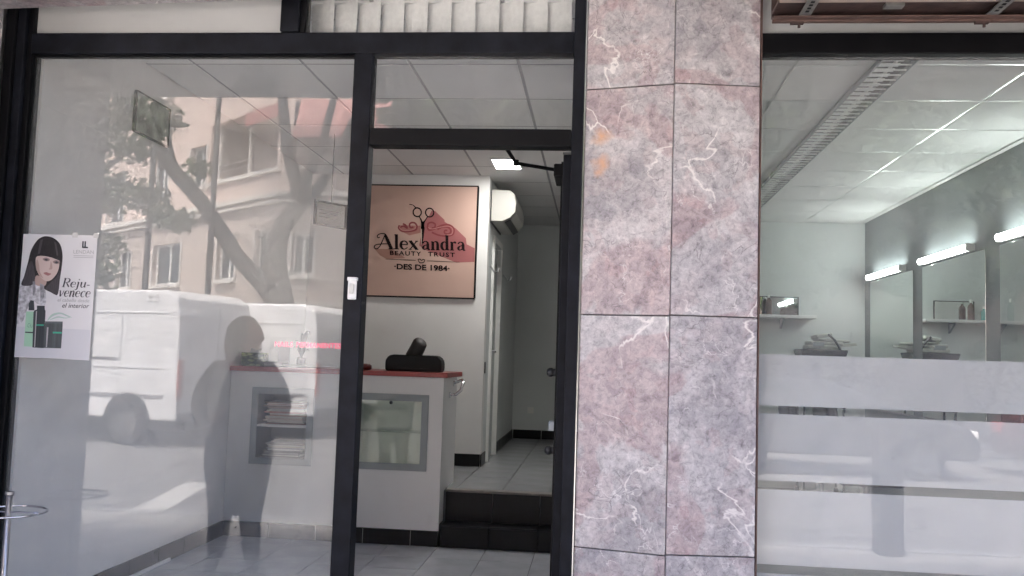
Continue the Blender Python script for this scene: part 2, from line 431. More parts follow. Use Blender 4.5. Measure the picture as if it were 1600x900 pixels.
def pilaster(x0, x1, y0, label):
    t = thing('marble_pilaster', label, 'pilaster', loc=((x0 + x1) / 2, 3.6, 0))
    cx = (x0 + x1) / 2
    MB().box(x0 + .03 - cx, x1 - .03 - cx, y0 + .03 - 3.6, .3, 0, 3.19).build('core', 'grout', t)
    for i in range(4):
        z0, z1 = zj[i], zj[i + 1]
        slab((x0, y0), (x1, y0), z0, z1, .026, 'marble', t, (cx, 3.6, 0))
        slab((x1, y0 + .027), (x1, 3.718), z0, z1, .026, 'marble', t, (cx, 3.6, 0))
        slab((x0, 3.718), (x0, y0 + .027), z0, z1, .026, 'marble', t, (cx, 3.6, 0))
pilaster(-3.3, -2.712, 2.97, 'deep reddish marble pilaster at the left end of the shopfront')
pilaster(3.2, 3.84, 3.4, 'marble pilaster at the right end of the frosted window')
lm = MB().box(-2.70, -1.0, 3.60, 3.70, 3.018, 3.10).build('lintel', marble('dark_pink_marble'), None, .003)
lm.location.z = .0; lm.rotation_euler = (0, R(-1.6), 0); lm.location = (0, 0, .052)
tag(lm, 'thin strip of reddish marble lintel above the top left corner of the shopfront', 'lintel')

# ------------------------------------------------------------------ left shopfront: dark frame with panes
win = thing('shop_window', 'dark aluminium shopfront frame with the large clear pane left of the doorway', 'shop window', loc=(-1.4, GY, 0))
def fr(name, x0, x1, z0, z1, y0=3.757, y1=3.845, m='frame', p=win, bev=.004):
    ox, oy = p.location.x, p.location.y
    return MB().box(x0 - ox, x1 - ox, y0 - oy, y1 - oy, z0, z1).build(name, m, p, bev)
fr('jamb', -2.712, -2.668, .19, 3.198, 3.735, 3.85, 'black')
fr('jamb', -2.667, -2.628, .19, 3.198, 3.752)
fr('jamb', -2.627, -2.600, .19, 3.198, 3.772, m='black')
fr('transom', -2.599, -.132, 2.812, 2.903, 3.757)
fr('transom_lip', -2.599, -.132, 2.903, 2.912, 3.775, bev=.001)
fr('mullion', -1.09, -1.01, .19, 2.811)
fr('jamb', -.131, -.082, .19, 3.198, 3.757)
fr('door_header', -1.009, -.132, 2.405, 2.48, 3.76, m='black')
fr('mullion', -1.436, -1.352, 2.913, 3.198)
fr('mullion_lip', -1.351, -1.326, 2.913, 3.198, 3.775, m='black')
fr('bottom_rail', -2.599, -1.091, .19, .28)
fr('sill', -2.712, -.082, 0.002, .189, 3.74, 3.9, 'sill')
for (x0, x1, z0, z1) in ((-2.604, -1.086, .276, 2.816), (-1.014, -.128, 2.476, 2.816), (-1.33, -.128, 2.908, 3.19)):
    fr('glass_pane', x0, x1, z0, z1, 3.797, 3.803, 'glass', bev=0)
# thin dark gaskets round the large pane
for (x0, x1, z0, z1) in ((-2.599, -2.591, .281, 2.811), (-1.099, -1.091, .281, 2.811), (-2.59, -1.10, 2.803, 2.811)):
    fr('gasket', x0, x1, z0, z1, 3.785, 3.796, 'black', bev=0)
frost = mat('white_translucent_panel', (.50, .50, .485), .55, 0, .05, 3)
fr('infill_panel', -2.604, -1.43, 2.90, 3.19, 3.795, 3.805, frost, bev=0)

# intercom button on the mullion
bell = thing('doorbell', 'small white bell push fixed to the dark mullion left of the doorway', 'doorbell', loc=(-1.050, 3.757, 1.774))
MB().box(-.019, .019, -.016, 0, -.046, .046).build('housing', 'wplastic', bell, .005)
MB().box(-.010, .010, -.022, -.016, -.02, .022).build('button', mat('off_white_button', (.62, .62, .58), .3), bell, .003)
MB().box(-.022, .022, -.019, 0, .034, .05).build('cap', 'wplastic', bell, .003)

# vertical blind behind the upper right pane
bl = thing('vertical_blind', 'white vertical slat blind behind the small pane above the doorway', 'blind', loc=(-.73, 3.9, 2.9))
MB().box(-.60, .60, .0, .04, .26, .29).build('head_rail', 'white', bl)
for k in range(11):
    x = -.565 + k * .109
    a = R(16)
    dx, dy = math.cos(a) * .058, math.sin(a) * .058
    zb = .038 + random.uniform(-.002, .002)
    o = MB()
    n = 6
    for q in range(n):
        t0, t1 = -1 + 2 * q / n, -1 + 2 * (q + 1) / n
        cv = lambda t: .008 * (1 - t * t)
        o.hexa([(x + dx * t0, .02 - dy * t0 - cv(t0), zb), (x + dx * t1, .02 - dy * t1 - cv(t1), zb), (x + dx * t1, .0216 - dy * t1 - cv(t1), zb), (x + dx * t0, .0216 - dy * t0 - cv(t0), zb)],
               [(x + dx * t0, .02 - dy * t0 - cv(t0), .26), (x + dx * t1, .02 - dy * t1 - cv(t1), .26), (x + dx * t1, .0216 - dy * t1 - cv(t1), .26), (x + dx * t0, .0216 - dy * t0 - cv(t0), .26)])
    s_ = o.build('slat', 'blind', bl)
    MB().box(x - .05, x + .05, .012, .03, zb - .012, zb - .001).build('slat_weight', 'greytrim', bl)

# ------------------------------------------------------------------ open door leaf
door = thing('glass_door', 'black framed glass door standing open inwards beside the marble pillar', 'door', loc=(-.14, 3.87, F1 + .01))
zt = 2.395 - F1 - .01
def dp(name, x0, x1, y0, y1, z0, z1, m='frame', bev=.004): return MB().box(x0, x1, y0, y1, z0, z1).build(name, m, door, bev)
dp('stile', -.028, .02, .0, .075, 0, zt); dp('stile', -.028, .02, .745, .82, 0, zt)
dp('rail', -.028, .02, .0755, .7445, zt - .075, zt); dp('rail', -.028, .02, .0755, .7445, 0, .11)
dp('glass_pane', -.007, -.001, .07, .75, .105, zt - .07, 'glass', 0)
dp('hinge_strip', -.036, -.0285, .004, .018, .02, zt - .03, 'black', 0)
for z in (1.445 - .204, 1.11 - .204, ):
    k = MB().tube([(-.028, .045, z), (-.045, .045, z)], .016, 12).build('knob_rose', 'blk_plastic', door)
    kk = MB().lathe([(.0, -.02), (.014, -.017), (.02, -.004), (.02, .006), (.013, .016), (0, .019)], 0, 0, 14).build('knob', 'blk_plastic', door, 0, True)
    kk.rotation_euler = (0, R(-90), 0); kk.location = (-.058, .045, z)
bracket = MB().box(-.06, -.0285, .02, .09, 1.02 - .03, 1.05 - .02).build('latch', 'greytrim', door, .003)
# closer: body on the leaf, two arms to the header
MB().box(-.075, -.0285, .12, .36, zt - .07, zt - .012).build('closer_body', 'black', door, .006)
e1 = (-.245, .10, zt - .018)
MB().tube([(-.05, .24, zt - .02), e1], .0085, 8).build('closer_arm', 'black', door)
MB().tube([e1, (-.285, .02, zt + .035)], .0085, 8).build('closer_arm', 'black', door)
MB().tube([(e1[0], e1[1], e1[2] - .012), (e1[0], e1[1], e1[2] + .014)], .013, 10).build('closer_pivot', 'black', door)
MB().box(-.03, .03, -.006, .012, zt + .002, zt + .011).build('top_pivot', 'steel', door)

# ------------------------------------------------------------------ right shopfront with frosted film
win2 = thing('shop_window', 'dark framed window right of the pillar with frosted film bands', 'shop window', loc=(1.9, GY, 0))
def fr2(*a, **k): return fr(*a, p=win2, **k)
fr2('top_rail', .64, 3.2, 2.809, 2.898, 3.757, m='black')
fr2('bottom_rail', .64, 3.2, .19, .28)
fr2('jamb', .60, .639, .19, 3.198, 3.80, 3.86)
fr2('jamb', 3.14, 3.199, .281, 2.808)
fr2('sill', .6, 3.2, .002, .189, 3.74, 3.9, 'sill')
fr2('glass_pane', .642, 3.142, .276, 2.813, 3.797, 3.803, 'glass', bev=0)
fr2('infill_panel', .642, 3.2, 2.894, 3.19, 3.795, 3.805, frost, bev=0)
def film():
    m, n, l, p = newmat('frosted_film'); n.remove(p); out = n['Material Output']
    df = n.new('ShaderNodeBsdfDiffuse'); df.inputs[0].default_value = (.69, .70, .705, 1)
    tl = n.new('ShaderNodeBsdfTranslucent'); tl.inputs[0].default_value = (.55, .57, .57, 1)
    mx = n.new('ShaderNodeMixShader'); mx.inputs[0].default_value = .45
    tc = n.new('ShaderNodeTexCoord'); nz = n.new('ShaderNodeTexNoise'); nz.inputs['Scale'].default_value = 3.; nz.inputs['Detail'].default_value = 4
    l.new(tc.outputs['Object'], nz.inputs['Vector'])
    mr = n.new('ShaderNodeMapRange'); mr.inputs[1].default_value = .3; mr.inputs[2].default_value = .7; mr.inputs[3].default_value = .20; mr.inputs[4].default_value = .30
    l.new(nz.outputs['Fac'], mr.inputs[0]); l.new(mr.outputs[0], mx.inputs[0])
    l.new(df.outputs[0], mx.inputs[1]); l.new(tl.outputs[0], mx.inputs[2]); l.new(mx.outputs[0], out.inputs[0])
    return m
FILM = film()
for z0, z1 in ((1.341, 1.551), (1.036, 1.307), (.70, 1.0), (.285, .664)):
    fr2('frosted_band', .643, 3.139, z0, z1, 3.8045, 3.8058, FILM, bev=0)

# roller shutter housing above the right window
sh = thing('shutter_housing', 'open brown shutter housing with metal brackets above the frosted window', 'shutter box', loc=(1.9, 3.4, 2.88))
def sp(name, x0, x1, y0, y1, z0, z1, m, bev=.002): return MB().box(x0 - 1.9, x1 - 1.9, y0 - 3.4, y1 - 3.4, z0 - 2.88, z1 - 2.88).build(name, m, sh, bev)
sp('lower_flange', .66, 3.19, 3.535, 3.56, 2.862, 2.884, 'brown')
sp('lower_flange', .66, 3.19, 3.50, 3.5345, 2.868, 2.873, 'brown')
sp('back_board', .66, 3.19, 3.5605, 3.575, 2.884, 3.19, 'rust')
sp('recess_panel', .66, 3.19, 3.415, 3.56, 2.895, 2.91, 'rust')
sp('soffit_board', .66, 3.19, 2.95, 3.41, 2.886, 2.906, 'tan')
sp('front_board', .66, 3.19, 2.93, 2.949, 2.88, 3.19, 'tan')
for x in (.775, 1.475, 2.6):
    b = MB()
    b.box(x - .022 - 1.9, x + .022 - 1.9, -.44, .13, -.008, -.004).box(x + .018 - 1.9, x + .022 - 1.9, -.44, .13, -.004, .012)
    b = b.build('bracket', 'galv', sh)
    for q in range(5):
        MB().box(x - .007 - 1.9, x + .007 - 1.9, -.02 + q * .03 - .05, -.004 + q * .03 - .05, -.0092, -.0078).build('slot', 'black', b)
    MB().tube([(x - .012 - 1.9, .145, -.04), (x - .012 - 1.9, .145, -.012)], .006, 8).build('bolt', 'rust', sh)
    MB().box(x - .045 - 1.9, x + .005 - 1.9, .135, .155, -.026, -.0185).build('bolt_plate', 'rust', sh)
MB().box(1.06 - 1.9, 1.13 - 1.9, .03, .07, .003, .0145).build('catch', 'galv', sh)

# ------------------------------------------------------------------ interior shell
def st(name, m, *b): return struct(bx(name, m, None, *b))
wl_ = st('wall_left', 'wall', -2.71, -2.592, 3.85, 7.9, 0, 3.2)
ws = st('wall_behind_counter', 'wall', -2.5915, -.98, 7.77, 7.89, .3, 3.115)
cw = MB()
for a, b, c, d in holes(7.8905, 10.65, .3, 3.115, [(8.12, 8.80, .3, 2.62)]): cw.box(-1.1, -.98, a, b, c, d)
cw = struct(cw.build('wall_corridor', 'wall_dim'))
struct(bx('wall_back', 'wall_dim', None, -2.59, .299, 10.651, 10.78, .3, 3.115))
struct(bx('partition_wall', 'wall', None, .3, .58, 4.02, 10.78, 0, 3.2))
rb = struct(bx('wall_back', 'wall_dim', None, .581, 2.899, 10.1, 10.22, 0, 3.115))
rw = struct(bx('wall_right', 'wall_grey', None, 2.9, 3.02, 3.87, 10.22, 0, 3.2))
# floors
fl = struct(bx('floor', 'grout', None, -2.5915, .2995, 3.9, 6.2, .05, F1 - .006))
T = .335
tme = None
def tile_grid(parent, x0, x1, y0, y1, z, ox, oy, m, name='floor_tile'):
    cache = {}
    i0 = math.floor((x0 - ox) / T); 
    i = i0
    while ox + i * T < x1:
        j = math.floor((y0 - oy) / T)
        while oy + j * T < y1:
            a, b = max(x0, ox + i * T), min(x1, ox + (i + 1) * T); c, d = max(y0, oy + j * T), min(y1, oy + (j + 1) * T)
            if b - a > .02 and d - c > .02:
                key = (round(b - a, 3), round(d - c, 3))
                if key not in cache:
                    o = MB().box(-(b - a) / 2 + .0025, (b - a) / 2 - .0025, -(d - c) / 2 + .0025, (d - c) / 2 - .0025, -.006, 0).build(name, m, parent)
                    cache[key] = o.data
                else:
                    o = bpy.data.objects.new(name, cache[key]); COL.objects.link(o); o.parent = parent
                o.location = ((a + b) / 2, (c + d) / 2, z + random.uniform(-.0006, .0006))
            j += 1
        i += 1
tile_grid(fl, -2.59, -.02, 3.90, 6.195, F1, -1.39, 6.195 - 7 * T, 'floor')
fu = struct(bx('upper_floor', 'grout', None, -2.5915, .2995, 6.37, 10.65, .2, F2 - .006))
tile_grid(fu, -1.25, .12, 6.45, 10.64, F2, -.98, 6.45, mat('grey_floor_tile', (.40, .41, .43), .2, 0, .06, 3.5, .02, 40))
fr_ = struct(bx('floor', 'sill', None, .581, 2.899, 3.9, 10.1, .05, F1))
# steps
stp = thing('steps', 'two black tiled steps rising to the corridor right of the reception counter', 'steps', loc=(-.5, 6.3, F1))
Z1 = F1 + .15
def spx(name, x0, x1, y0, y1, z0, z1, m='step', bev=.003): return MB().box(x0 + .5, x1 + .5, y0 - 6.3, y1 - 6.3, z0 - F1, z1 - F1).build(name, m, stp, bev)
for k in range(4):
    x0 = -1.04 + k * .335
    spx('riser_tile', x0 + .002, x0 + .333, 6.201, 6.212, F1 + .001, Z1 - .012)
    spx('tread_tile', x0 + .002, x0 + .333, 6.198, 6.362, Z1 - .011, Z1)
    spx('riser_tile', x0 + .002, x0 + .333, 6.363, 6.369, Z1 + .001, F2 - .014)
spx('step_core', -1.04, .29, 6.213, 6.362, F1 + .001, Z1 - .0115, 'black', 0)
spx('nosing', -1.04, .299, 6.355, 6.448, F2 - .013, F2 + .002, 'nosing')
# skirting tiles
def skirt(parent, ax, fixed, a, b, z, th, h=.105, step=.335, m='skirt', first=None):
    t = a
    while t < b - .02:
        e = min(b, t + step)
        if ax == 'y': MB().box(fixed, fixed + th, t + .0025, e - .0025, z + .001, z + h).build('skirting_tile', m, parent, .002)
        else: MB().box(t + .0025, e - .0025, fixed, fixed + th, z + .001, z + h).build('skirting_tile', m, parent, .002)
        t = e
joint = mat('white_grout', (.55, .55, .53), .9)
skirt(wl_, 'y', -2.5918, 3.92, 6.19, F1, .010)
MB().box(-2.5918, -2.586, 3.92, 6.19, F1 + .001, F1 + .100).build('skirting_joint', joint, wl_)
MB().box(-2.585, -2.57, 3.92, 5.4, F1 + .0, F1 + .02).build('cable_strip', 'wplastic', wl_, .003)
skirt(ws, 'x', 7.7595, -1.30, -.98, F2, .010)
skirt(cw, 'y', -.9798, 7.76, 8.05, F2, .010); skirt(cw, 'y', -.9798, 8.88, 10.64, F2, .010)
skirt(bpy.data.objects['wall_back'], 'x', 10.641, -.965, .29, F2, .0095)
# corridor doors
for (y0, y1, lab) in ((8.12, 8.80, 'pale corridor door with lever handle behind the corner of the sign wall'),):
    d = thing('interior_door', lab, 'door', 'doors along the corridor', loc=(-1.0, (y0 + y1) / 2, F2))
    w = (y1 - y0) / 2
    MB().box(-.06, .0, -w + .045, w - .045, .005, 2.0).build('leaf', mat('pale_grey_door', (.45, .48, .48), .4), d, .004)
    for s in (-1, 1): MB().box(-.09, .045, s * w - .002 - (.045 if s > 0 else 0), s * w + .002 + (.045 if s < 0 else 0), 0, 2.06).build('door_frame', 'wplastic', d, .004)
    MB().box(-.09, .045, -w + .0435, w - .0435, 2.002, 2.06).build('door_frame', 'wplastic', d, .004)
    MB().tube([(.0, -w + .12, 1.0), (.055, -w + .12, 1.0), (.055, -w + .22, .995)], .010, 8).build('lever_handle', 'steel', d)
hk = MB().tube([(-.979, 7.98, 2.32), (-.93, 7.98, 2.26), (-.905, 7.98, 2.27), (-.90, 7.98, 2.30)], .007, 8)
tag(hk.build('coat_hook', 'chrome'), 'chrome coat hook high on the corridor wall left of the first door', 'hook')
hk = MB().tube([(-.979, 9.12, 2.35), (-.93, 9.12, 2.29), (-.905, 9.12, 2.30), (-.90, 9.12, 2.33)], .007, 8)
tag(hk.build('coat_hook', 'chrome'), 'chrome coat hook on the corridor wall beyond the door', 'hook')
sw = MB().box(-.981, -.972, 7.83, 7.875, 1.36, 1.46).build('wall_switch', 'blk_plastic', None, .003)
tag(sw, 'small black switch plate near the corner of the corridor wall', 'switch')
so_ = MB().box(-.80, -.73, 10.635, 10.651, .86, .93).build('wall_socket', 'wplastic', None, .004)
tag(so_, 'white wall socket low on the corridor end wall', 'socket')

# ceilings: recessed grid with panels
def ceiling(x0, x1, y0, y1, gx, gy, nb, barm):
    c = struct(bx('ceiling', 'grid', None, x0, x1, y0, y1, CE + .014, CE + .03))
    xs = [x0] + [g for g in gx if x0 + .03 < g < x1 - .03] + [x1]
    ys = [y0] + [g for g in gy if y0 + .03 < g < y1 - .03] + [y1]
    g = .010
    for a, b in zip(xs, xs[1:]):
        for p, q in zip(ys, ys[1:]):
            o = MB().box(a + g, b - g, p + g, q - g, CE, CE + .013).build('ceiling_panel', 'panel', c)
            o.location.z = random.uniform(0, .0015)
    for a in xs[1:-1]: MB().box(a - .009, a + .009, y0, y1, CE + .003, CE + .010).build('grid_bar', barm, c)
    for p in ys[1:-1]: MB().box(x0, x1, p - .009, p + .009, CE + .002, CE + .009).build('grid_bar', barm, c)
    return c
GYS = [4.77 + .655 * k for k in range(-1, 10)]
ceiling(-2.5915, .2995, 3.9, 10.65, [-2.304, -1.672, -1.066, -.464, .14], GYS, 0, 'grid')
ceiling(.581, 2.899, 3.9, 10.1, [1.004, 1.404, 1.594, 2.224, 2.834], GYS, 0, 'alu')

# ------------------------------------------------------------------ ceiling lamp, air conditioner
led = thing('ceiling_light', 'lit rectangular recessed ceiling light above the corridor steps', 'ceiling light', loc=(-.78, 7.25, CE))
MB().box(-.115, .115, -.18, .18, -.010, -.0005).build('frame', 'wplastic', led, .002)
MB().box(-.1, .1, -.165, .165, -.0125, -.0102).build('diffuser', mat('lit_led_diffuser', (.9, .9, .85), .5, emit=(1, .985, .95), estr=6.5), led)
ac = thing('air_conditioner', 'cream split air conditioner mounted high on the corridor wall beside the sign', 'air conditioner', loc=(-.979, 7.84, 2.71))
prof = [(0, 0), (.10, -.002), (.17, .03), (.215, .085), (.222, .16), (.205, .245), (.16, .278), (0, .285)]
MB().prism(prof, lambda u, v, d: (u + .012, d, v), 0, .86).build('housing', 'plastic', ac, .008)
MB().box(0.002, .0115, .02, .85, -.01, .27).build('wall_plate', 'blk_plastic', ac)
MB().prism([(.12, -.006), (.168, .0225), (.172, .019), (.124, -.010)], lambda u, v, d: (u + .012, d, v), .04, .82).build('air_outlet', 'blk_plastic', ac)
MB().prism([(.172, .026), (.217, .083), (.2195, .081), (.1745, .023)], lambda u, v, d: (u + .012, d, v), .05, .81).build('louvre_flap', 'plastic', ac)

# ------------------------------------------------------------------ wall sign
SX0, SX1, SZ0, SZ1 = -2.052, -1.083, 2.012, 2.998
sign = thing('wall_sign', 'square pink beauty shop sign with scissors emblem and thin black edge', 'sign', loc=((SX0 + SX1) / 2, 7.768, SZ0))
scx = (SX0 + SX1) / 2
W, Hh = SX1 - SX0, SZ1 - SZ0
MB().box(-W / 2, W / 2, -.02, 0, 0, Hh).build('board', mat('dusty_pink_board', (.62, .42, .345), .5, 0, .05, 1.5), sign)
for nm, b in (('a', (-W / 2 - .008, W / 2 + .008, Hh - .002, Hh + .008)), ('b', (-W / 2 - .008, W / 2 + .008, -.010, .002)), ('c', (-W / 2 - .010, -W / 2 + .002, .0025, Hh - .0025)), ('d', (W / 2 - .002, W / 2 + .012, .0025, Hh - .0025))):
    MB().box(b[0], b[1], -.024, 0, b[2], b[3]).build('edge', 'black', sign)
def sg(u, v, lay=1): return (-W / 2 + u * W, -.0202 - .0006 * lay, Hh * (1 - v))
def c2(x, y): return ((x - 80 + (y - 42) * .047) / 768, (y - 46) / 785)
INK = mat('dark_brown_print', (.014, .006, .006), .55, spec=.2)
SHD = mat('rose_print', (.40, .135, .135), .5); SHD2 = mat('pale_rose_print', (.62, .30, .27), .5); DKR = mat('wine_print', (.28, .055, .06), .5)
def poly(name, pts, m, lay, parent=sign, fn=None, cv=c2, sgf=sg):
    mb = MB(); o = [sgf(*cv(*p), lay) for p in pts]
    mb.add(o, [list(range(len(o)))]); return mb.build(name, m, parent)
# long drop shadow
poly('long_shadow', [(520, 222), (545, 225), (610, 285), (612, 300), (690, 345), (760, 412), (765, 455), (822, 482), (818, 578), (690, 585), (470, 500), (430, 470), (460, 300), (500, 260)], SHD, 1)
poly('long_shadow', [(290, 330), (300, 370), (360, 400), (440, 380), (440, 330)], mat('faint_rose_print', (.45, .20, .17), .5), 1)
poly('long_shadow', [(110, 500), (150, 545), (200, 572), (330, 560), (240, 500)], mat('shade_rose_print', (.42, .22, .17), .5), 1)
F_ = lambda lay: (lambda u, v: sg(*c2(u, v), lay))
sw_ = MB()
for pts in ([(290, 330), (285, 350), (310, 372), (360, 372), (405, 360), (415, 335), (400, 312), (375, 310), (362, 325), (370, 345), (390, 340)], [(295, 345), (320, 335), (345, 350), (335, 330), (315, 318)],
            [(490, 340), (495, 315), (520, 305), (545, 318), (540, 340), (520, 345)], [(488, 335), (500, 360), (540, 350), (590, 325), (640, 320), (675, 345), (670, 385), (630, 400), (570, 395), (520, 375)], [(560, 355), (600, 335), (640, 340), (655, 365), (640, 385), (612, 380), (612, 362), (630, 360)]):
    ribbon(sw_, [(x, y, 12) for x, y in pts], F_(3))
sw_.build('swirl', DKR, sign)
s2 = MB()
for pts in ([(296, 334), (292, 350), (315, 366), (360, 366), (398, 354), (408, 335)], [(496, 340), (520, 352), (580, 338), (640, 330), (668, 350), (662, 385), (625, 392)]):
    ribbon(s2, [(x, y, 4) for x, y in pts], F_(4))
s2.build('swirl_highlight', SHD2, sign)
scs = MB()
for cx, cyy in ((418, 235), (506, 236)): ribbon(scs, [(a, b, w) for a, b, w in arc(cx, cyy, 29, 31, 0, 360, 9, n=17)], F_(5), 2)
for pts in ([(362, 180, 5), (388, 185, 5), (408, 204, 7)], [(430, 262, 6), (445, 290, 9), (452, 315, 14), (452, 345, 12)], [(492, 264, 6), (475, 290, 8), (462, 312, 14), (458, 345, 12)],
            [(456, 300, 12), (456, 350, 26)]): ribbon(scs, pts, F_(5))
ribbon(scs, [(458, 345, 24), (455, 410, 15), (450, 470, 2)], F_(5))
scs.build('scissors', INK, sign)
bl2 = MB(); ribbon(bl2, [(447, 355, 5), (446, 410, 7), (447, 465, 2)], F_(6)); bl2.build('blade_highlight', mat('cream_print', (.72, .56, .46), .5), sign)
# hand-drawn serif lettering
def ser(x, y, w): return [(x - w, y, .075), (x + w, y, .075)]
GL = {
 'l': (.62, [[(.31, 0, .26), (.31, 1.72, .26)], ser(.31, .03, .27), [(.08, 1.66, .07), (.31, 1.70, .09)]]),
 'e': (1.0, [[(.16, .55, .07), (.86, .55, .07)], [(.86, .55, .12), (.78, .84, .12), (.50, .97, .07), (.24, .82, .20), (.15, .48, .25), (.28, .14, .18), (.55, .03, .08), (.86, .22, .05)]]),
 'x': (1.0, [[(.16, .97, .25), (.84, .03, .25)], [(.84, .97, .08), (.14, .03, .08)], ser(.18, .97, .18), ser(.84, .97, .15), ser(.14, .03, .15), ser(.84, .03, .18)]),
 'a': (1.0, [[(.70, .06, .25), (.70, .70, .25)], [(.18, .74, .16), (.24, .90, .10), (.45, .97, .08), (.66, .86, .16), (.70, .68, .22)], [(.66, .56, .07), (.36, .50, .09), (.17, .26, .22), (.32, .04, .10), (.62, .20, .07)], [(.70, .06, .16), (.95, .04, .05)]]),
 'n': (1.08, [[(.26, 0, .24), (.26, .95, .24)], [(.26, .70, .06), (.48, .95, .08), (.74, .88, .18), (.80, .62, .24)], [(.80, .66, .24), (.80, 0, .24)], ser(.26, .03, .22), ser(.80, .03, .22), [(.06, .92, .07), (.26, .95, .09)]]),
 'd': (1.05, [[(.76, 0, .25), (.76, 1.72, .25)], [(.70, .80, .07), (.48, .96, .08), (.24, .80, .20), (.16, .48, .25), (.26, .16, .20), (.48, .02, .08), (.72, .18, .07)], [(.55, 1.66, .07), (.76, 1.70, .09)], [(.76, .05, .10), (1.02, .04, .05)]]),
 'r': (.80, [[(.26, 0, .24), (.26, .95, .24)], [(.26, .68, .06), (.42, .90, .08), (.60, .93, .16), (.68, .80, .18)], ser(.26, .03, .24), [(.06, .92, .07), (.26, .95, .09)]]),
 'A': (1.75, [[(.98, 1.98, .06), (1.10, 1.55, .26), (1.62, .05, .30)], [(1.02, 1.95, .06), (.80, 1.3, .07), (.50, .45, .08), (.20, .02, .08), (-.10, .12, .06), (-.05, .42, .05), (.25, .58, .05), (.9, .66, .06), (1.30, .66, .05)], [(1.02, 1.96, .06), (.55, 1.98, .07), (.22, 1.75, .08), (.25, 1.45, .07), (.45, 1.50, .05)], ser(1.62, .03, .27)]),
}
let = MB()
xh = 88.0; base_y = 500
def glyphs(word, x, sx):
    for ch in word:
        adv, strokes = GL[ch]
        for stq in strokes:
            ribbon(let, [(x + a * xh * sx, base_y - b * xh * .62 * (1.12 if ch != 'A' else 1), max(w, .085) * xh * .90) for a, b, w in stq], F_(5))
        x += adv * xh * sx
    return x
glyphs('A', 118, .80); glyphs('lex', 248, .76); glyphs('andra', 447, .72)
let.build('lettering', INK, sign)
t2 = MB()
put_text(t2, 'BEAUTY', 41, 222, 0, 0, 222, offset=.95, spacing=1.25, fn=lambda u, v: sg(*c2(u, 541 + (u - 222) * .012 - v * 1.02), 5))
put_text(t2, 'TRUST', 41, 492, 0, 0, 190, offset=.95, spacing=1.25, fn=lambda u, v: sg(*c2(u, 544 + (u - 492) * .012 - v * 1.02), 5))
put_text(t2, '·DES DE 1984·', 53, 252, 0, 0, 392, offset=1.5, fn=lambda u, v: sg(*c2(u, 640 + (u - 252) * .015 - v), 5))
ribbon(t2, [(190, 572, 2), (300, 574, 4), (405, 576, 3)], F_(5)); ribbon(t2, [(485, 578, 3), (600, 580, 4), (715, 582, 2)], F_(5))
for q in ([(420, 568, 4), (432, 590, 6), (447, 592, 6), (462, 588, 6), (470, 570, 4)], [(420, 570, 4), (434, 566, 6), (446, 576, 5), (458, 568, 6), (470, 572, 4)]): ribbon(t2, q, F_(5))
t2.build('small_lettering', INK, sign)

# ------------------------------------------------------------------ reception counter
CX0, CX1, CYF, CYB = -2.588, -1.055, 6.2, 6.80
ctr = thing('reception_counter', 'white reception counter with red top, magazine niche and glass display', 'counter', loc=(-1.82, 6.5, F1))
def cp(name, x0, x1, y0, y1, z0, z1, m='white', bev=.003, par=None):
    return MB().box(x0 + 1.82, x1 + 1.82, y0 - 6.5, y1 - 6.5, z0 - F1, z1 - F1).build(name, m, par or ctr, bev)
body = MB()
NI = (-2.405, -1.998, .72, 1.215); DI = (-1.655, -1.180, .725, 1.20)
for a, b, c, d in holes(CX0, CX1, F1 + .106, 1.348, [NI, DI]): body.box(a + 1.82, b + 1.82, CYF - 6.5, CYF + .02 - 6.5, c - F1, d - F1)
body.box(CX1 - .02 + 1.82, CX1 + 1.82, CYF + .0205 - 6.5, CYB - 6.5, .15, 1.348 - F1)
body.box(CX0 + 1.82, CX1 - .021 + 1.82, CYB - .02 - 6.5, CYB - 6.5, .15, 1.348 - F1)
body.build('body', 'white', ctr)
cp('counter_top', CX0 - .002, CX1 + .028, CYF - .03, CYB + .06, 1.349, 1.384, 'red', .004)
# niche
def ring(name, a, b, c, d, w, y0, y1, m):
    mb = MB()
    for x0, x1, z0, z1 in ((a - w, b + w, d, d + w), (a - w, b + w, c - w, c), (a - w, a, c, d), (b, b + w, c, d)):
        mb.box(x0 + 1.82, x1 + 1.82, y0 - 6.5, y1 - 6.5, z0 - F1, z1 - F1)
    return mb.build(name, m, ctr)
ring('niche_frame', -2.378, -2.02, .748, 1.192, .047, CYF - .006, CYF - .0005, 'greytrim')
nb = MB()
for x0, x1, y0, y1, z0, z1 in ((-2.405, -2.385, 6.2205, 6.5, .72, 1.215), (-2.018, -1.998, 6.2205, 6.5, .72, 1.215), (-2.384, -2.019, 6.2205, 6.5, .72, .742), (-2.384, -2.019, 6.2205, 6.5, 1.195, 1.215), (-2.405, -1.998, 6.501, 6.515, .72, 1.215)):
    nb.box(x0 + 1.82, x1 + 1.82, y0 - 6.5, y1 - 6.5, z0 - F1, z1 - F1)
nb.build('niche', 'nichein', ctr)
cp('niche_shelf', -2.384, -2.0195, 6.208, 6.50, .962, .978, 'white', .002)
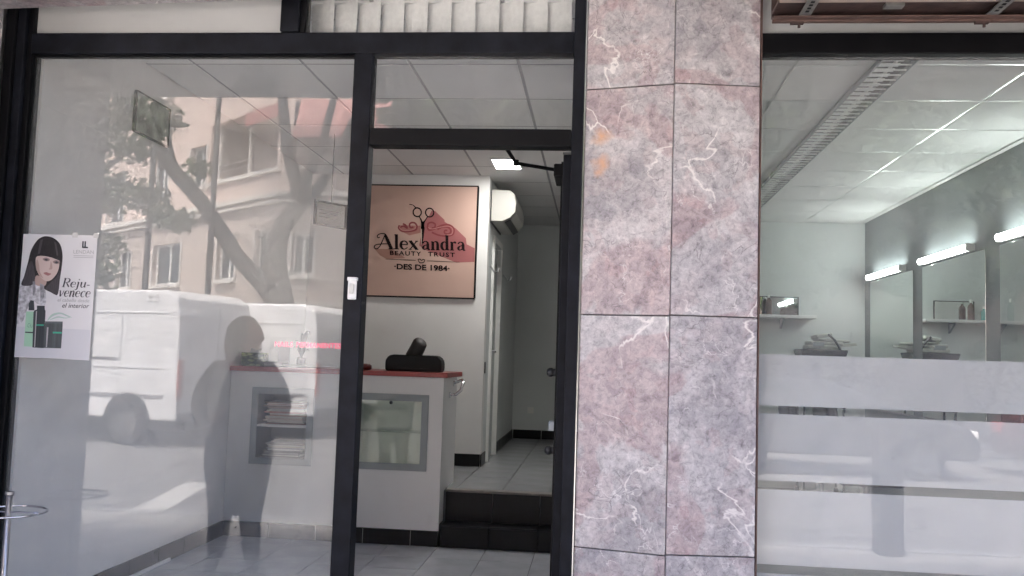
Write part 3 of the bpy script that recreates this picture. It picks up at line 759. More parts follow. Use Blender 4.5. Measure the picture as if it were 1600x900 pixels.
# display case
ring('display_frame', -1.632, -1.203, .748, 1.178, .048, CYF - .008, CYF - .0005, 'greytrim')
db = MB()
for x0, x1, y0, y1, z0, z1 in ((-1.675, -1.656, 6.2205, 6.36, .70, 1.215), (-1.179, -1.160, 6.2205, 6.36, .70, 1.215), (-1.6555, -1.1795, 6.2205, 6.36, .70, .724), (-1.6555, -1.1795, 6.2205, 6.36, 1.201, 1.215), (-1.675, -1.16, 6.361, 6.375, .70, 1.215)):
    db.box(x0 + 1.82, x1 + 1.82, y0 - 6.5, y1 - 6.5, z0 - F1, z1 - F1)
db.build('display_case', mat('reflection_cream_lining', (.86, .87, .80), .5), ctr)  # lining made pale to carry the street's bright reflection in its colour
cp('display_glass', -1.64, -1.195, 6.197, 6.201, .74, 1.186, 'glass_in', 0)
cp('glass_shelf', -1.655, -1.18, 6.215, 6.355, .958, .966, 'glass_in', 0)
MB().tube([(-1.42 + 1.82, -.302, 1.165 - F1), (-1.42 + 1.82, -.312, 1.165 - F1)], .012, 10).build('display_lock', 'blk_plastic', ctr)
for k in range(5):
    x0 = CX0 + .001 + k * .335; x1 = min(CX0 + .001 + (k + 1) * .335, CX1)
    cp('skirting_tile', x0 + .002, x1 - .002, 6.192, 6.2185, F1 + .001, F1 + .104, 'skirt', .002)
cp('skirting_joint', CX0 + .003, CX1 - .003, 6.197, 6.219, F1 + .001, F1 + .1, joint, 0)
for k in range(2): cp('skirting_tile', CX1 - .018, CX1 - .002, 6.2195 + k * .30, 6.215 + (k + 1) * .30, F1 + .15, F1 + .35, 'skirt', .002)
# curved chrome grab handle on the right end
hd = [(.766, 0.12, 1.30 - F1), (.80, .12, 1.315 - F1), (.835, .10, 1.33 - F1), (.85, .06, 1.31 - F1), (.84, .0, 1.255 - F1), (.81, -.03, 1.225 - F1), (.766, -.04, 1.222 - F1)]
MB().tube(hd, .011, 10).build('grab_handle', 'chrome', ctr, 0, True)
for y, z in ((.12, 1.30), (-.04, 1.222)): MB().tube([(.765, y, z - F1), (.775, y, z - F1)], .022, 14).build('handle_rose', 'chrome', ctr)

# magazines in the niche, every one its own
papers = [mat('magazine_%s' % n_, c_, .4, 0, .3, 40, stretch=(1, 1, 20)) for n_, c_ in (('cream', (.55, .50, .42)), ('rose', (.40, .20, .17)), ('grey', (.35, .35, .35)), ('white', (.70, .69, .66)), ('dark', (.05, .05, .055)), ('red', (.40, .03, .04)), ('brown', (.22, .13, .10)), ('pinkish', (.42, .30, .25)))]
def magazine(x, y, z, w, d, h, rz, m, label, grp, tilt=0):
    t = thing('magazine', label, 'magazine', grp, (x, y, z), rz); t.rotation_euler = (tilt, 0, rz)
    MB().box(-w / 2, w / 2, -d / 2, d / 2, .0012, h - .0018).build('pages', papers[random.choice((0, 7, 1, 3, 6, 0) if 'upper' in grp else (2, 3, 2, 2, 0))], t)
    cv = MB().box(-w / 2 - .001, w / 2 + .001, -d / 2 - .001, d / 2 + .001, h - .0017, h).box(-w / 2 - .001, w / 2 + .001, -d / 2 - .001, d / 2 + .001, 0, .0011)
    cv.build('cover', papers[m], t)
ORD = ['bottom', 'second from bottom', 'third from bottom', 'fourth from bottom', 'fifth from bottom', 'sixth from bottom', 'seventh from bottom', 'eighth from bottom', 'ninth from bottom', 'tenth from bottom', 'eleventh from bottom', 'third from top', 'second from top', 'top']
CN = ['cream', 'rose', 'grey', 'white', 'black', 'red', 'brown']
z = .979
cols = [4, 3, 0, 1, 3, 6, 1, 5, 0, 2, 6, 0, 3, 0]
for i, m in enumerate(cols):
    h = random.uniform(.008, .014)
    lab = '%s magazine, %s of the upper pile in the counter niche' % (CN[m], ORD[i])
    magazine(-2.20 + random.uniform(-.02, .03), 6.34 + random.uniform(-.02, .012), z, .27 + random.uniform(-.02, .02), .205, h, random.uniform(-.09, .09), m, lab, 'magazines in the upper niche pile'); z += h + .0005
z = .743
for i, m in enumerate([4, 3, 2, 3, 4, 3, 2, 3, 2, 0, 2]):
    h = random.uniform(.007, .012)
    magazine(-2.215 + i * .004 + random.uniform(-.012, .012), 6.355 + random.uniform(-.012, .012), z, .27 + random.uniform(-.02, .01), .20, h, random.uniform(-.12, .12), m, '%s magazine, %s of the lower pile in the counter niche' % (CN[m], (ORD[:9] + ORD[-2:])[i]), 'magazines in the lower niche pile'); z += h + .0005

# things on the counter
TOP = 1.3845
g = thing('tissue_box', 'green leaf patterned box at the left end of the red counter top', 'box', loc=(-2.475, 6.34, TOP))
gm, gn, gl_, gp = newmat('green_leaf_print')
gv = gn.new('ShaderNodeTexVoronoi'); gv.inputs['Scale'].default_value = 42; gtc = gn.new('ShaderNodeTexCoord'); gmap = gn.new('ShaderNodeMapping'); gmap.inputs['Scale'].default_value = (.5, .5, 1.3); gmap.inputs['Rotation'].default_value = (0, .6, 0)
gl_.new(gtc.outputs['Object'], gmap.inputs[0]); gl_.new(gmap.outputs[0], gv.inputs['Vector'])
gr = gn.new('ShaderNodeValToRGB'); gr.color_ramp.elements[0].position = .25; gr.color_ramp.elements[0].color = (.42, .48, .22, 1); gr.color_ramp.elements[1].position = .6; gr.color_ramp.elements[1].color = (.03, .055, .015, 1)
gl_.new(gv.outputs['Distance'], gr.inputs[0]); gl_.new(gr.outputs[0], gp.inputs['Base Color'])
MB().box(-.085, .085, -.05, .05, 0, .096).build('carton', gm, g, .003)
MB().prism([(-.04, .096), (.04, .096), (.05, .125), (.01, .115), (-.03, .13)], lambda u, v, d: (u, d, v), -.004, .004).build('tissue', 'wplastic', g)
tr = thing('black_tray', 'flat black tray next to the green box on the counter', 'tray', loc=(-2.31, 6.33, TOP))
MB().box(-.07, .07, -.06, .06, 0, .012).build('base', 'blk_plastic', tr, .003)
for a in ((-.07, .07, -.06, -.054), (-.07, .07, .054, .06), (-.07, -.064, -.0535, .0535), (.064, .07, -.0535, .0535)): MB().box(*a, .0125, .035).build('rim', 'blk_plastic', tr, .002)
cup = thing('card_stand', 'upright pale grey card holder behind the black tray', 'card holder', loc=(-2.30, 6.45, TOP))
MB().box(-.045, .045, -.004, .004, 0, .17).build('panel', mat('grey_card', (.35, .38, .40), .4), cup, .002)
MB().box(-.05, .05, -.03, .03, 0, .008).build('foot', 'greytrim', cup, .002)
# small dark figurine with curling leaves
pl = thing('table_plant', 'small dark leafy ornament standing in the middle of the counter behind the pane', 'ornament', loc=(-2.165, 6.45, TOP))
MB().lathe([(.03, 0), (.036, .02), (.034, .06), (.028, .07)], 0, 0, 14).build('pot', 'blk_plastic', pl, 0, True)
dl = mat('dark_grey_green_leaf', (.06, .075, .065), .4)
for k in range(14):
    a = k * 2.4; r = random.uniform(.03, .075); hh = random.uniform(.12, .27)
    mb = MB(); pts = []
    for q in range(7):
        t = q / 6; pts.append((math.cos(a) * r * t * 1.2, math.sin(a) * r * t * 1.2, .06 + (hh - .06) * math.sin(t * 2.1)))
    px, py = -math.sin(a), math.cos(a)
    for q in range(7):
        w = .017 * math.sin(math.pi * min(1, (q + .35) / 6.4)); p = pts[q]
        mb.v += [(p[0] + px * w, p[1] + py * w, p[2]), (p[0], p[1], p[2] - .005), (p[0] - px * w, p[1] - py * w, p[2])]
    for q in range(6):
        o = q * 3; mb.f += [[o, o + 1, o + 4, o + 3], [o + 1, o + 2, o + 5, o + 4]]
    mb.build('leaf', dl, pl, 0, True)
# pink lettering on a clear acrylic stand
nn = thing('lettered_sign', 'clear acrylic counter stand with bright pink lettering', 'counter sign', loc=(-2.08, 6.30, TOP))
MB().box(-.27, .27, -.004, .0, 0, .215).build('acrylic_plate', glassmat('clear_acrylic', .02, (.985, .985, .985)), nn)
MB().box(-.27, .27, -.03, .03, 0, .006).build('foot', glassmat('clear_acrylic_foot', .03, (.95, .95, .95)), nn)
ntm = mat('bright_pink_glow_letters', (.85, .10, .20), .4, emit=(1, .12, .22), estr=.12)  # slight emission added so the letters stand out over the bright reflection
for wd_, x_, w_2 in (('NAILS', -.235, .135), ('PERMANENTES', -.075, .33)):
    nt = MB(); put_text(nt, wd_, .052, x_, .145, -.006, w_2, offset=.0012, spacing=1.05); nt.build('lettering', ntm, nn)
pp = thing('paper_pile', 'loose white papers lying on the counter below the pink lettering', 'papers', loc=(-2.08, 6.30, TOP))
for k in range(4):
    s_ = MB().box(-.15, .15, -.10, .10, .0075 + k * .0022, .0092 + k * .0022).build('sheet', 'wplastic', pp); s_.rotation_euler = (0, 0, random.uniform(-.15, .15)); s_.location = (random.uniform(-.03, .03), .06 + random.uniform(-.02, .02), 0)
rc = thing('price_card', 'small dark red folded card on the counter just left of the mullion', 'card', loc=(-1.80, 6.36, TOP))
MB().prism([(-.045, 0), (.0, .115), (.045, 0), (.04, 0), (0, .105), (-.04, 0)], lambda u, v, d: (d, u * .8, v), -.035, .035).build('card', mat('dark_red_card', (.20, .02, .025), .4), rc)
rd = thing('pen_pot', 'small dark red round pot on the counter just right of the mullion', 'pot', loc=(-1.655, 6.35, TOP))
MB().lathe([(.035, 0), (.045, .008), (.045, .03), (.03, .042), (0, .044)], 0, 0, 16).build('pot', mat('wine_red_plastic', (.12, .02, .02), .35), rd, 0, True)
# black rounded case with a tilted cylinder
bc = thing('black_case', 'black rounded case with a tilted cylinder standing up on the red counter', 'case', loc=(-1.295, 6.36, TOP))
pr = []
for (cx, cz, a0, a1) in ((.145, .03, -60, 0), (.145, .058, 0, 90), (-.145, .058, 90, 180), (-.145, .03, 180, 240)):
    for q in range(5):
        a = R(a0 + (a1 - a0) * q / 4); pr.append((cx + .058 * math.cos(a), max(0, cz + .058 * math.sin(a))))
MB().prism(pr, lambda u, v, d: (u, d, v), -.075, .075).build('body', 'blk_fabric', bc, .02, seg=4)
MB().tube([(-.02, 0, .10), (.012, -.01, .16), (.035, -.025, .205), (.042, -.03, .215)], [.056, .054, .052, .042], 18).build('cylinder', mat('dark_brown_black_rubber', (.018, .013, .011), .5), bc, 0, True)
MB().box(-.12, .12, -.079, -.0755, .02, .024).build('zip', 'blk_plastic', bc)

# framed pictures
pf = thing('picture_frame', 'small black framed picture high on the left wall', 'picture', loc=(-2.588, 4.85, 2.80))
pfm = mat('dark_grey_green_frame', (.06, .065, .055), .4)
pm = mat('muted_green_print', (.36, .39, .34), .35, 0, .4, 14)
MB().box(0, .012, -.19, .19, -.11, .11).build('print', pm, pf)
for b in ((-.196, .196, .11, .116), (-.196, .196, -.117, -.11), (-.20, -.19, -.1095, .1095), (.19, .195, -.1095, .1095)): MB().box(0, .018, b[0], b[1], b[2], b[3]).build('frame', pfm, pf)
hf = thing('hanging_notice', 'small black framed notice hanging from the ceiling over the counter', 'notice', loc=(-1.955, 6.32, 2.5), rz=R(57))
MB().box(-.14, .14, -.004, .004, -.078, .078).build('glazing', glassmat('notice_glass', .03, (.80, .80, .78)), hf)
for b in ((-.15, .15, .079, .09), (-.15, .15, -.09, -.079), (-.15, -.1385, -.0785, .0785), (.1385, .15, -.0785, .0785)): MB().box(b[0], b[1], -.010, .010, b[2], b[3]).build('frame', 'black', hf)
for k in range(3): MB().box(-.11, .09 - .03 * k, -.0065, -.0045, .02 - .025 * k, .026 - .025 * k).build('text_line', INK, hf)
MB().tube([(0, 0, .09), (0, 0, .598)], .0035, 8).build('rod', 'black', hf)

# ------------------------------------------------------------------ poster on the left pane
PX0, PX1, PZ0, PZ1 = -2.612, -2.238, 1.433, 1.988
po = thing('poster', 'white hair care poster of a dark haired model taped to the left pane', 'poster', loc=((PX0 + PX1) / 2, 3.7945, PZ0))
pw, ph = PX1 - PX0, PZ1 - PZ0
def pg(u, v, lay=0): return (-pw / 2 + u * pw, -.0012 - .00022 * lay, ph * (1 - v))
sheet = MB(); nU = 14
for i in range(nU):
    u0, u1 = i / nU, (i + 1) / nU
    sheet.hexa([pg(u0, 1), pg(u1, 1), tuple(Vector(pg(u1, 1)) + Vector((0, .0008, 0))), tuple(Vector(pg(u0, 1)) + Vector((0, .0008, 0)))], [pg(u0, 0), pg(u1, 0), tuple(Vector(pg(u1, 0)) + Vector((0, .0008, 0))), tuple(Vector(pg(u0, 0)) + Vector((0, .0008, 0)))])
sheet.build('sheet', mat('poster_paper', (.72, .72, .73), .35, 0, .02, 4), po)
def cq(x, y): return ((x - 122 + (y - 64) * .061) / 510, (y - 66) / 800)
def pq(name, pts, m, lay, smooth=True):
    if smooth and len(pts) > 4:
        out = []; n = len(pts)
        for i in range(n):
            p0, p1, p2, p3 = pts[i - 1], pts[i], pts[(i + 1) % n], pts[(i + 2) % n]
            for j in range(4):
                t = j / 4
                out.append(tuple(.5 * ((2 * p1[a]) + (-p0[a] + p2[a]) * t + (2 * p0[a] - 5 * p1[a] + 4 * p2[a] - p3[a]) * t * t + (-p0[a] + 3 * p1[a] - 3 * p2[a] + p3[a]) * t ** 3) for a in (0, 1)))
        pts = out
    mb = MB(); mb.add([pg(*cq(*p), lay) for p in pts], [list(range(len(pts)))]); return mb.build(name, m, po)
HAIR = mat('poster_black_hair', (.022, .019, .021), .35, 0, .5, 60, stretch=(6, 1, .6)); HAIR2 = mat('poster_brown_hair', (.06, .055, .062), .4, 0, .4, 60, stretch=(6, 1, .6))
SKN = mat('poster_skin', (.62, .50, .46), .4, 0, .05, 12); SKS = mat('poster_skin_tone', (.47, .34, .30), .4); LIP = mat('poster_lips', (.38, .17, .16), .4)
CLO = mat('poster_silver_cloth', (.52, .52, .54), .4, 0, .45, 55); PGR = mat('poster_pale_green', (.40, .66, .48), .35); PDK = mat('poster_dark_bottle', (.045, .055, .06), .3, 0, .3, 10, stretch=(8, 1, .2)); PGL = mat('poster_green_band', (.05, .40, .26), .35)
PSH = mat('poster_floor_tone', (.63, .64, .67), .35); GRY = mat('poster_grey_ink', (.42, .42, .43), .4); TXI = mat('poster_dark_ink', (.05, .05, .06), .4)
pq('floor_print', [(92, 668), (588, 676), (583, 872), (78, 858)], PSH, 1, False)
pq('garment', [(215, 372), (150, 400), (110, 430), (98, 520), (90, 640), (150, 640), (180, 560), (215, 500), (250, 520), (300, 520), (300, 440), (285, 385)], CLO, 2)
pq('hair', [(300, 78), (345, 88), (388, 125), (406, 190), (404, 260), (392, 350), (376, 452), (330, 440), (290, 420), (240, 380), (200, 402), (143, 398), (160, 340), (182, 255), (203, 170), (238, 110), (268, 86)], HAIR, 3)
pq('hair', [(392, 300), (380, 452), (340, 440), (300, 420), (330, 380), (370, 340)], HAIR2, 4)
pq('hair', [(175, 300), (150, 395), (200, 398), (230, 370), (225, 300), (205, 240)], HAIR2, 4)
for q in ([(262, 105), (280, 96), (262, 190), (246, 200)], [(352, 110), (366, 122), (380, 200), (370, 205)]): pq('hair_sheen', q, mat('poster_hair_sheen_%d' % q[0][0], (.075, .068, .072), .4), 8, False)
pq('neck', [(240, 335), (300, 360), (300, 395), (270, 405), (228, 388)], SKS, 4)
pq('face', [(242, 205), (310, 200), (380, 222), (387, 262), (376, 310), (352, 346), (328, 366), (302, 370), (272, 350), (248, 318), (234, 268)], SKN, 5)
pq('cheek', [(242, 230), (256, 262), (262, 310), (285, 352), (262, 338), (245, 310), (235, 265)], SKS, 6)
pq('nose', [(332, 240), (342, 270), (340, 292), (318, 294), (326, 282)], SKS, 6)
pq('fringe', [(215, 150), (300, 96), (388, 140), (404, 232), (375, 230), (340, 218), (290, 208), (240, 212), (225, 250)], HAIR, 7)
for ex, ey in ((303, 231), (369, 247)):
    pq('eye_shade', [(ex - 24, ey - 5), (ex, ey - 14), (ex + 22, ey - 2), (ex + 14, ey + 9), (ex - 12, ey + 9)], mat('poster_eye_shade', (.30, .22, .21), .5), 6)
    pq('eye', [(ex - 15, ey), (ex, ey - 7), (ex + 14, ey + 2), (ex, ey + 8)], TXI, 8)
pq('lips', [(286, 318), (305, 312), (320, 318), (336, 322), (318, 334), (300, 330)], LIP, 8)
pq('collar', [(215, 372), (232, 372), (236, 440), (218, 470)], mat('poster_grey_collar', (.24, .24, .26), .4, 0, .4, 60), 5, False)
pq('collar', [(262, 385), (290, 395), (292, 470), (268, 510)], mat('poster_grey_collar_b', (.30, .30, .32), .4, 0, .4, 60), 5, False)
pq('spray_cap', [(192, 562), (192, 520), (204, 496), (226, 500), (230, 562)], PDK, 6, False)
pq('spray_bottle', [(176, 570), (236, 568), (234, 796), (164, 794)], PGR, 6, False)
pq('spray_band', [(172, 700), (222, 701), (222, 709), (172, 708)], TXI, 7, False)
pq('shampoo_bottle', [(224, 575), (232, 560), (246, 556), (246, 530), (296, 530), (297, 556), (302, 562), (292, 802), (220, 800)], PDK, 7, False)
pq('bottle_band', [(242, 650), (292, 650), (292, 660), (242, 660)], PGL, 8, False)
pq('jar_highlight', [(312, 668), (322, 668), (314, 796), (306, 796)], GRY, 7, False)
pq('bottle_highlight', [(240, 566), (247, 566), (238, 796), (231, 796)], GRY, 8, False)
pq('jar_lid', [(300, 630), (413, 628), (412, 640), (300, 642)], mat('poster_slate', (.13, .15, .155), .3), 7, False)
pq('jar', [(298, 660), (300, 630), (413, 628), (412, 664), (404, 800), (290, 800)], mat('poster_dark_jar', (.085, .10, .105), .3, 0, .3, 10, stretch=(8, 1, .2)), 6, False)
pq('jar_band', [(350, 695), (408, 695), (408, 706), (350, 706)], PGL, 7, False)
pt_ = MB(); FP = lambda lay: (lambda u, v: pg(*cq(u, v), lay))
for q in ([(315, 625, 5), (345, 590, 14), (395, 575, 10), (440, 590, 8), (470, 600, 3)], [(330, 620, 4), (380, 600, 9), (430, 605, 5), (462, 598, 3)]): ribbon(pt_, q, FP(5))
pt_.build('splash', mat('poster_pale_splash', (.45, .60, .54), .3), po)
tx = MB()
def ptext(mb, body, size, x, y, width, **k): put_text(mb, body, size, x, 0, 0, width, fn=lambda u, v: pg(*cq(u, y - v), 6), **k)
GI = {
 'R': (1.25, [[(.25, 0, .26), (.25, 1.62, .26)], [(.25, 1.58, .07), (.65, 1.60, .07), (1.0, 1.38, .22), (.95, 1.0, .20), (.6, .84, .07), (.25, .84, .07)], [(.55, .84, .10), (.85, .45, .24), (1.12, .02, .20)], ser(.25, .03, .25), [(.02, 1.6, .07), (.3, 1.6, .07)]]),
 'j': (.55, [[(.28, 1.0, .24), (.28, .0, .24), (.22, -.35, .16), (-.05, -.45, .10)], [(.28, 1.32, .20), (.28, 1.50, .20)], [(.06, .94, .07), (.28, .98, .09)]]),
 'u': (1.08, [[(.24, 1.0, .24), (.24, .35, .24), (.40, .04, .14), (.62, .12, .07), (.82, .4, .06)], [(.84, 1.0, .24), (.84, .05, .24)], [(.04, .94, .07), (.24, .98, .09)], [(.84, .05, .10), (1.06, .12, .05)]]),
 'v': (.98, [[(.16, 1.0, .20), (.42, .02, .26)], [(.42, .02, .08), (.72, .5, .08), (.84, .98, .12)], [(.0, .96, .07), (.2, .98, .08)]]),
 'n': (1.08, [[(.22, 0, .24), (.22, .97, .24)], [(.24, .60, .06), (.48, .93, .10), (.72, .92, .20), (.80, .62, .24), (.80, .05, .22), (1.02, .12, .05)], [(.02, .92, .07), (.22, .96, .09)]]),
 'e': GL['e'], 'c': (.92, [[(.80, .78, .16), (.68, .95, .10), (.44, .96, .09), (.2, .74, .20), (.15, .44, .24), (.28, .12, .18), (.55, .03, .08), (.82, .22, .05)]]),
 '-': (.62, [[(.08, .45, .13), (.54, .45, .13)]]) }
def ital(mb, word, x, y, h, width):
    tot = sum(GI[c][0] for c in word); k = width / tot
    for ch in word:
        adv, strokes = GI[ch]
        for stq in strokes: ribbon(mb, [(x + a * k + b * h * .26, y - b * h, w * (k + h) / 2) for a, b, w in stq], FP(6), 4)
        x += adv * k
ital(tx, 'Reju-', 404, 406, 36, 178)
tx.build('lettering', TXI, po); tx = MB(); ital(tx, 'venece', 380, 468, 40, 205)
tx.build('lettering', TXI, po); tx = MB()
ptext(tx, 'el interior', 42, 408, 538, 174, shear=.28, offset=.1)
tx.build('lettering', TXI, po)
t3 = MB(); ptext(t3, 'el cabello desde', 32, 378, 500, 204, shear=.28, offset=.1); ptext(t3, 'LENDAN', 34, 478, 187, 130, offset=-.1)
for yy in (200, 211): ribbon(t3, [(478, yy, 3), (606, yy + 1, 3)], FP(6))
t3.build('small_lettering', GRY, po)
t4 = MB()
for x0 in (534, 549): t4.add([pg(*cq(*p), 6) for p in [(x0, 106), (x0 + 9, 106), (x0 + 8, 141), (x0 + 22, 142), (x0 + 21, 151), (x0 - 2, 150)]], [[0, 1, 2, 5], [2, 3, 4, 5]])
t4.build('logo', TXI, po)
t5 = MB(); ptext(t5, 'C:U', 36, 186, 672, 34, shear=.1); t5.build('bottle_lettering', mat('poster_green_ink', (.03, .16, .09), .4), po)
for u, v in ((.72, .004), (.985, .01)):
    MB().box(-pw / 2 + u * pw - .012, -pw / 2 + u * pw + .012, -.0052, -.0045, ph - .012, ph + .010).build('tape', mat('clear_tape', (.62, .62, .60), .25), po)

# ------------------------------------------------------------------ chrome ring stand outside the pane
sd = thing('ring_stand', 'thin chrome stand with a wire ring in front of the lower left pane', 'stand', loc=(-2.405, 3.56, 0))
MB().lathe([(.13, 0), (.13, .012), (.03, .02), (.013, .026)], 0, 0, 24).build('base', 'steel', sd)
MB().tube([(0, 0, .02), (0, 0, .872)], .0125, 12).build('pole', 'steel', sd, 0, True)
MB().lathe([(.0125, .864), (.018, .872), (.018, .882), (.0, .884)], 0, 0, 14).build('pole_cap', 'steel', sd)
for z, r in ((.80, .145), (.30, .145)):
    MB().tube([(r * math.cos(R(a)), r * math.sin(R(a)), z) for a in range(0, 361, 10)], .0045, 8).build('ring', 'chrome', sd, 0, True)
    MB().tube([(-r, 0, z), (r, 0, z)], .004, 8).build('ring_spoke', 'chrome', sd)

# ------------------------------------------------------------------ right room: ceiling fixture, mirrors, tubes, shelf, trolley, chairs
lf = thing('louvre_light', 'long unlit louvred ceiling light running back through the right room', 'ceiling light', loc=(1.50, 6.6, CE))
MB().box(-.095, -.088, -2.55, 2.9, -.03, -.001).build('housing_side', 'greytrim', lf)
MB().box(.078, .085, -2.55, 2.9, -.03, -.001).build('housing_side', 'greytrim', lf)
MB().box(-.087, .077, -2.55, 2.9, -.003, -.0005).build('reflector', mat('reflector_gap_shade', (.16, .165, .16), .4), lf)  # dark all over, painting shade into the gaps between the bright blades
MB().tube([(-.005, -2.5, -.014), (-.005, 2.85, -.014)], .008, 8).build('tube', 'wplastic', lf)
lv = None
for k in range(64):
    y = -2.5 + k * .084
    if lv is None: o = MB().box(-.0875, .015, -.022, .022, -.029, -.024).box(.0155, .0775, -.003, .003, -.029, -.022).build('louvre_blade', mat('satin_louvre', (.80, .82, .81), .4), lf); lv = o.data
    else: o = bpy.data.objects.new('louvre_blade', lv); COL.objects.link(o); o.parent = lf
    o.location = (0, y, 0)
MB().box(-.1, .09, .98, 1.0, -.033, -.001).build('joint_cover', 'alu', lf)
RX = 2.898
tubem = mat('lit_fluorescent_tube', (.9, .95, .92), .4, emit=(.92, 1.0, .965), estr=3.0)
mirs = ((8.575, 9.88, 'far end'), (7.02, 8.335, 'middle'), (5.45, 6.775, 'near'))
for (y0, y1, w) in mirs:
    mr_ = thing('wall_mirror', {'far end': 'frameless wall mirror at the far end of the right room', 'middle': 'frameless wall mirror in the middle, reflecting the shelf', 'near': 'frameless wall mirror nearest the window at the right edge'}[w], 'mirror', 'salon wall mirrors', loc=(RX, (y0 + y1) / 2, 1.0))
    h = (y1 - y0) / 2
    MB().box(-.008, .0, -h, h, .1, 1.435).build('mirror_glass', 'mirror', mr_, .002)
    MB().box(-.012, .001, -h, h, .085, .0985).build('edge_strip', 'steel', mr_)
for (y0, y1, lab) in ((8.79, 9.80, 'short looking far fluorescent tube above the far wall mirror'), (7.23, 8.25, 'bright fluorescent tube above the middle wall mirror'), (5.66, 6.68, 'bright fluorescent tube at the right edge above the nearest mirror')):
    t = thing('tube_light', lab, 'tube light', 'tube lights above the mirrors', loc=(RX, (y0 + y1) / 2, 2.475))
    h = (y1 - y0) / 2
    MB().box(-.035, -.0005, -h - .02, h + .02, -.028, .028).build('housing', 'wplastic', t, .004)
    MB().tube([(-.056, -h, 0), (-.056, h, 0)], .025, 14).build('tube', tubem, t, 0, True)
    for s in (-1, 1): MB().box(-.072, -.0355, s * (h + .001), s * (h + .02), -.03, .03).build('end_cap', 'wplastic', t, .003)
shf = thing('wall_shelf', 'white wall shelf on brackets on the back wall of the right room', 'shelf', loc=(1.78, 10.098, 2.03))
MB().box(-.55, .55, -.24, 0, .0, .03).build('board', 'white', shf, .003)
for x in (-.3, .22): MB().prism([(0, 0), (-.16, 0), (0, -.11)], lambda u, v, d: (d, u, v), x - .012, x + .012).build('bracket', 'greytrim', shf)
sm = thing('table_mirror', 'oblong framed mirror leaning on the shelf', 'mirror', loc=(1.97, 10.05, 2.0605))
MB().box(-.20, .20, -.004, .004, .008, .20).build('mirror_glass', 'mirror', sm)
for b in ((-.21, .21, .2005, .208), (-.21, .21, 0, .0075), (-.21, -.2005, .008, .2), (.2005, .21, .008, .2)): MB().box(b[0], b[1], -.007, .007, b[2], b[3]).build('frame', 'black', sm)
for (x, y, h, r, m_, lab) in ((1.84, 9.93, .22, .034, 'brown', 'reddish brown product bottle in front of the framed mirror on the shelf'), (1.70, 9.95, .15, .03, None, 'turquoise product bottle at the left of the shelf'), (1.62, 9.96, .19, .028, 'wplastic', 'white spray bottle on the shelf'), (1.42, 9.97, .24, .03, 'glass_in', 'tall clear bottle at the left end of the shelf')):
    t = thing('bottle', lab, 'bottle', 'bottles on the shelf', loc=(x, y, 2.0605))
    if m_ is None: m_ = mat('turquoise_plastic', (.05, .36, .34), .3)
    MB().lathe([(r * .9, 0), (r, .008), (r, h * .62), (r * .75, h * .72), (r * .36, h * .78), (r * .36, h * .84)], 0, 0, 16).build('bottle_body', m_, t, 0, True)
    MB().lathe([(r * .42, h * .841), (r * .42, h * .98), (r * .3, h)], 0, 0, 12).build('bottle_cap', 'wplastic', t)
# trolley with folded towels and a tray
tv = thing('salon_trolley', 'dark salon trolley against the back wall under the shelf', 'trolley', loc=(2.34, 9.72, F1))
for sx in (-1, 1):
    for sy in (-1, 1):
        MB().tube([(sx * .2, sy * .15, .06), (sx * .2, sy * .15, 1.42)], .012, 8).build('post', 'blk_plastic', tv)
        MB().lathe([(.0, 0), (.022, .006), (.026, .03), (.02, .055), (0, .058)], sx * .2, sy * .15, 12).build('castor', 'blk_plastic', tv)
for z in (.2, .55, .9): MB().box(-.22, .22, -.17, .17, z, z + .03).build('drawer_tray', 'blk_plastic', tv, .006)
MB().hexa([(-.20, -.16, 1.36), (.20, -.16, 1.36), (.20, .16, 1.36), (-.20, .16, 1.36)], [(-.245, -.19, 1.50), (.235, -.19, 1.50), (.235, .19, 1.50), (-.245, .19, 1.50)]).build('top_basket', 'blk_plastic', tv, .01)
tw = thing('towel_bundle', 'pale grey folded towels heaped on the dark trolley', 'towels', loc=(2.34, 9.72, F1 + 1.502))
towel = mat('pale_grey_towel', (.52, .52, .47), .9, 0, .15, 30, .5, 90)
for i, (x0, x1, z0, z1, tl) in enumerate(((-.16, .19, .0, .045, 0), (-.14, .20, .046, .085, .02), (-.06, .26, .086, .115, .05), (-.05, .12, .12, .16, -.18))):
    o = MB().box(x0, x1, -.14, .14, z0, z1).build('towel', towel, tw, .016, seg=3); o.rotation_euler = (0, tl, 0)
MB().box(-.11, .0, -.151, -.1405, .03, .075).build('label_tag', 'greytrim', tw)
MB().tube([(.04, -.15, .16), (.10, -.165, .10), (.14, -.17, .03), (.175, -.175, -.03)], .011, 8).build('strap', 'blk_plastic', tw)
MB().prism([(.18, .06), (.33, .075), (.345, .05), (.20, .03)], lambda u, v, d: (u, d, v), -.1, .1).build('towel_corner', towel, tw)
# salon chairs facing the mirrors
def salon_chair(x, y, lab):
    c = thing('salon_chair', lab, 'chair', 'salon chairs facing the mirrors', loc=(x, y, F1), rz=R(-90))
    MB().lathe([(.27, 0), (.27, .02), (.06, .045), (.04, .06), (.04, .40)], 0, 0, 24).build('base', 'chrome', c)
    MB().box(-.25, .25, -.25, .25, .40, .52).build('seat', 'blk_fabric', c, .04, seg=3)
    MB().prism([(-.24, .54), (.24, .54), (.26, .80), (.24, 1.20), (.18, 1.255), (-.18, 1.255), (-.24, 1.20), (-.26, .80)], lambda u, v, d: (u, -.30 + d - (v - .5) * .12, v), 0, .09).build('backrest', 'blk_fabric', c, .03, seg=3)
    for s in (-1, 1):
        MB().tube([(s * .27, -.22, .50), (s * .29, -.22, .70), (s * .29, .2, .70), (s * .27, .22, .50)], .016, 8).build('armrest', 'chrome', c, 0, True)
    MB().tube([(-.05, -.39, 1.25), (0, -.40, 1.33), (.05, -.39, 1.25)], .014, 8).build('back_handle', 'chrome', c, 0, True)
salon_chair(2.15, 8.95, 'black salon chair in front of the far wall mirror, its top just above the film')
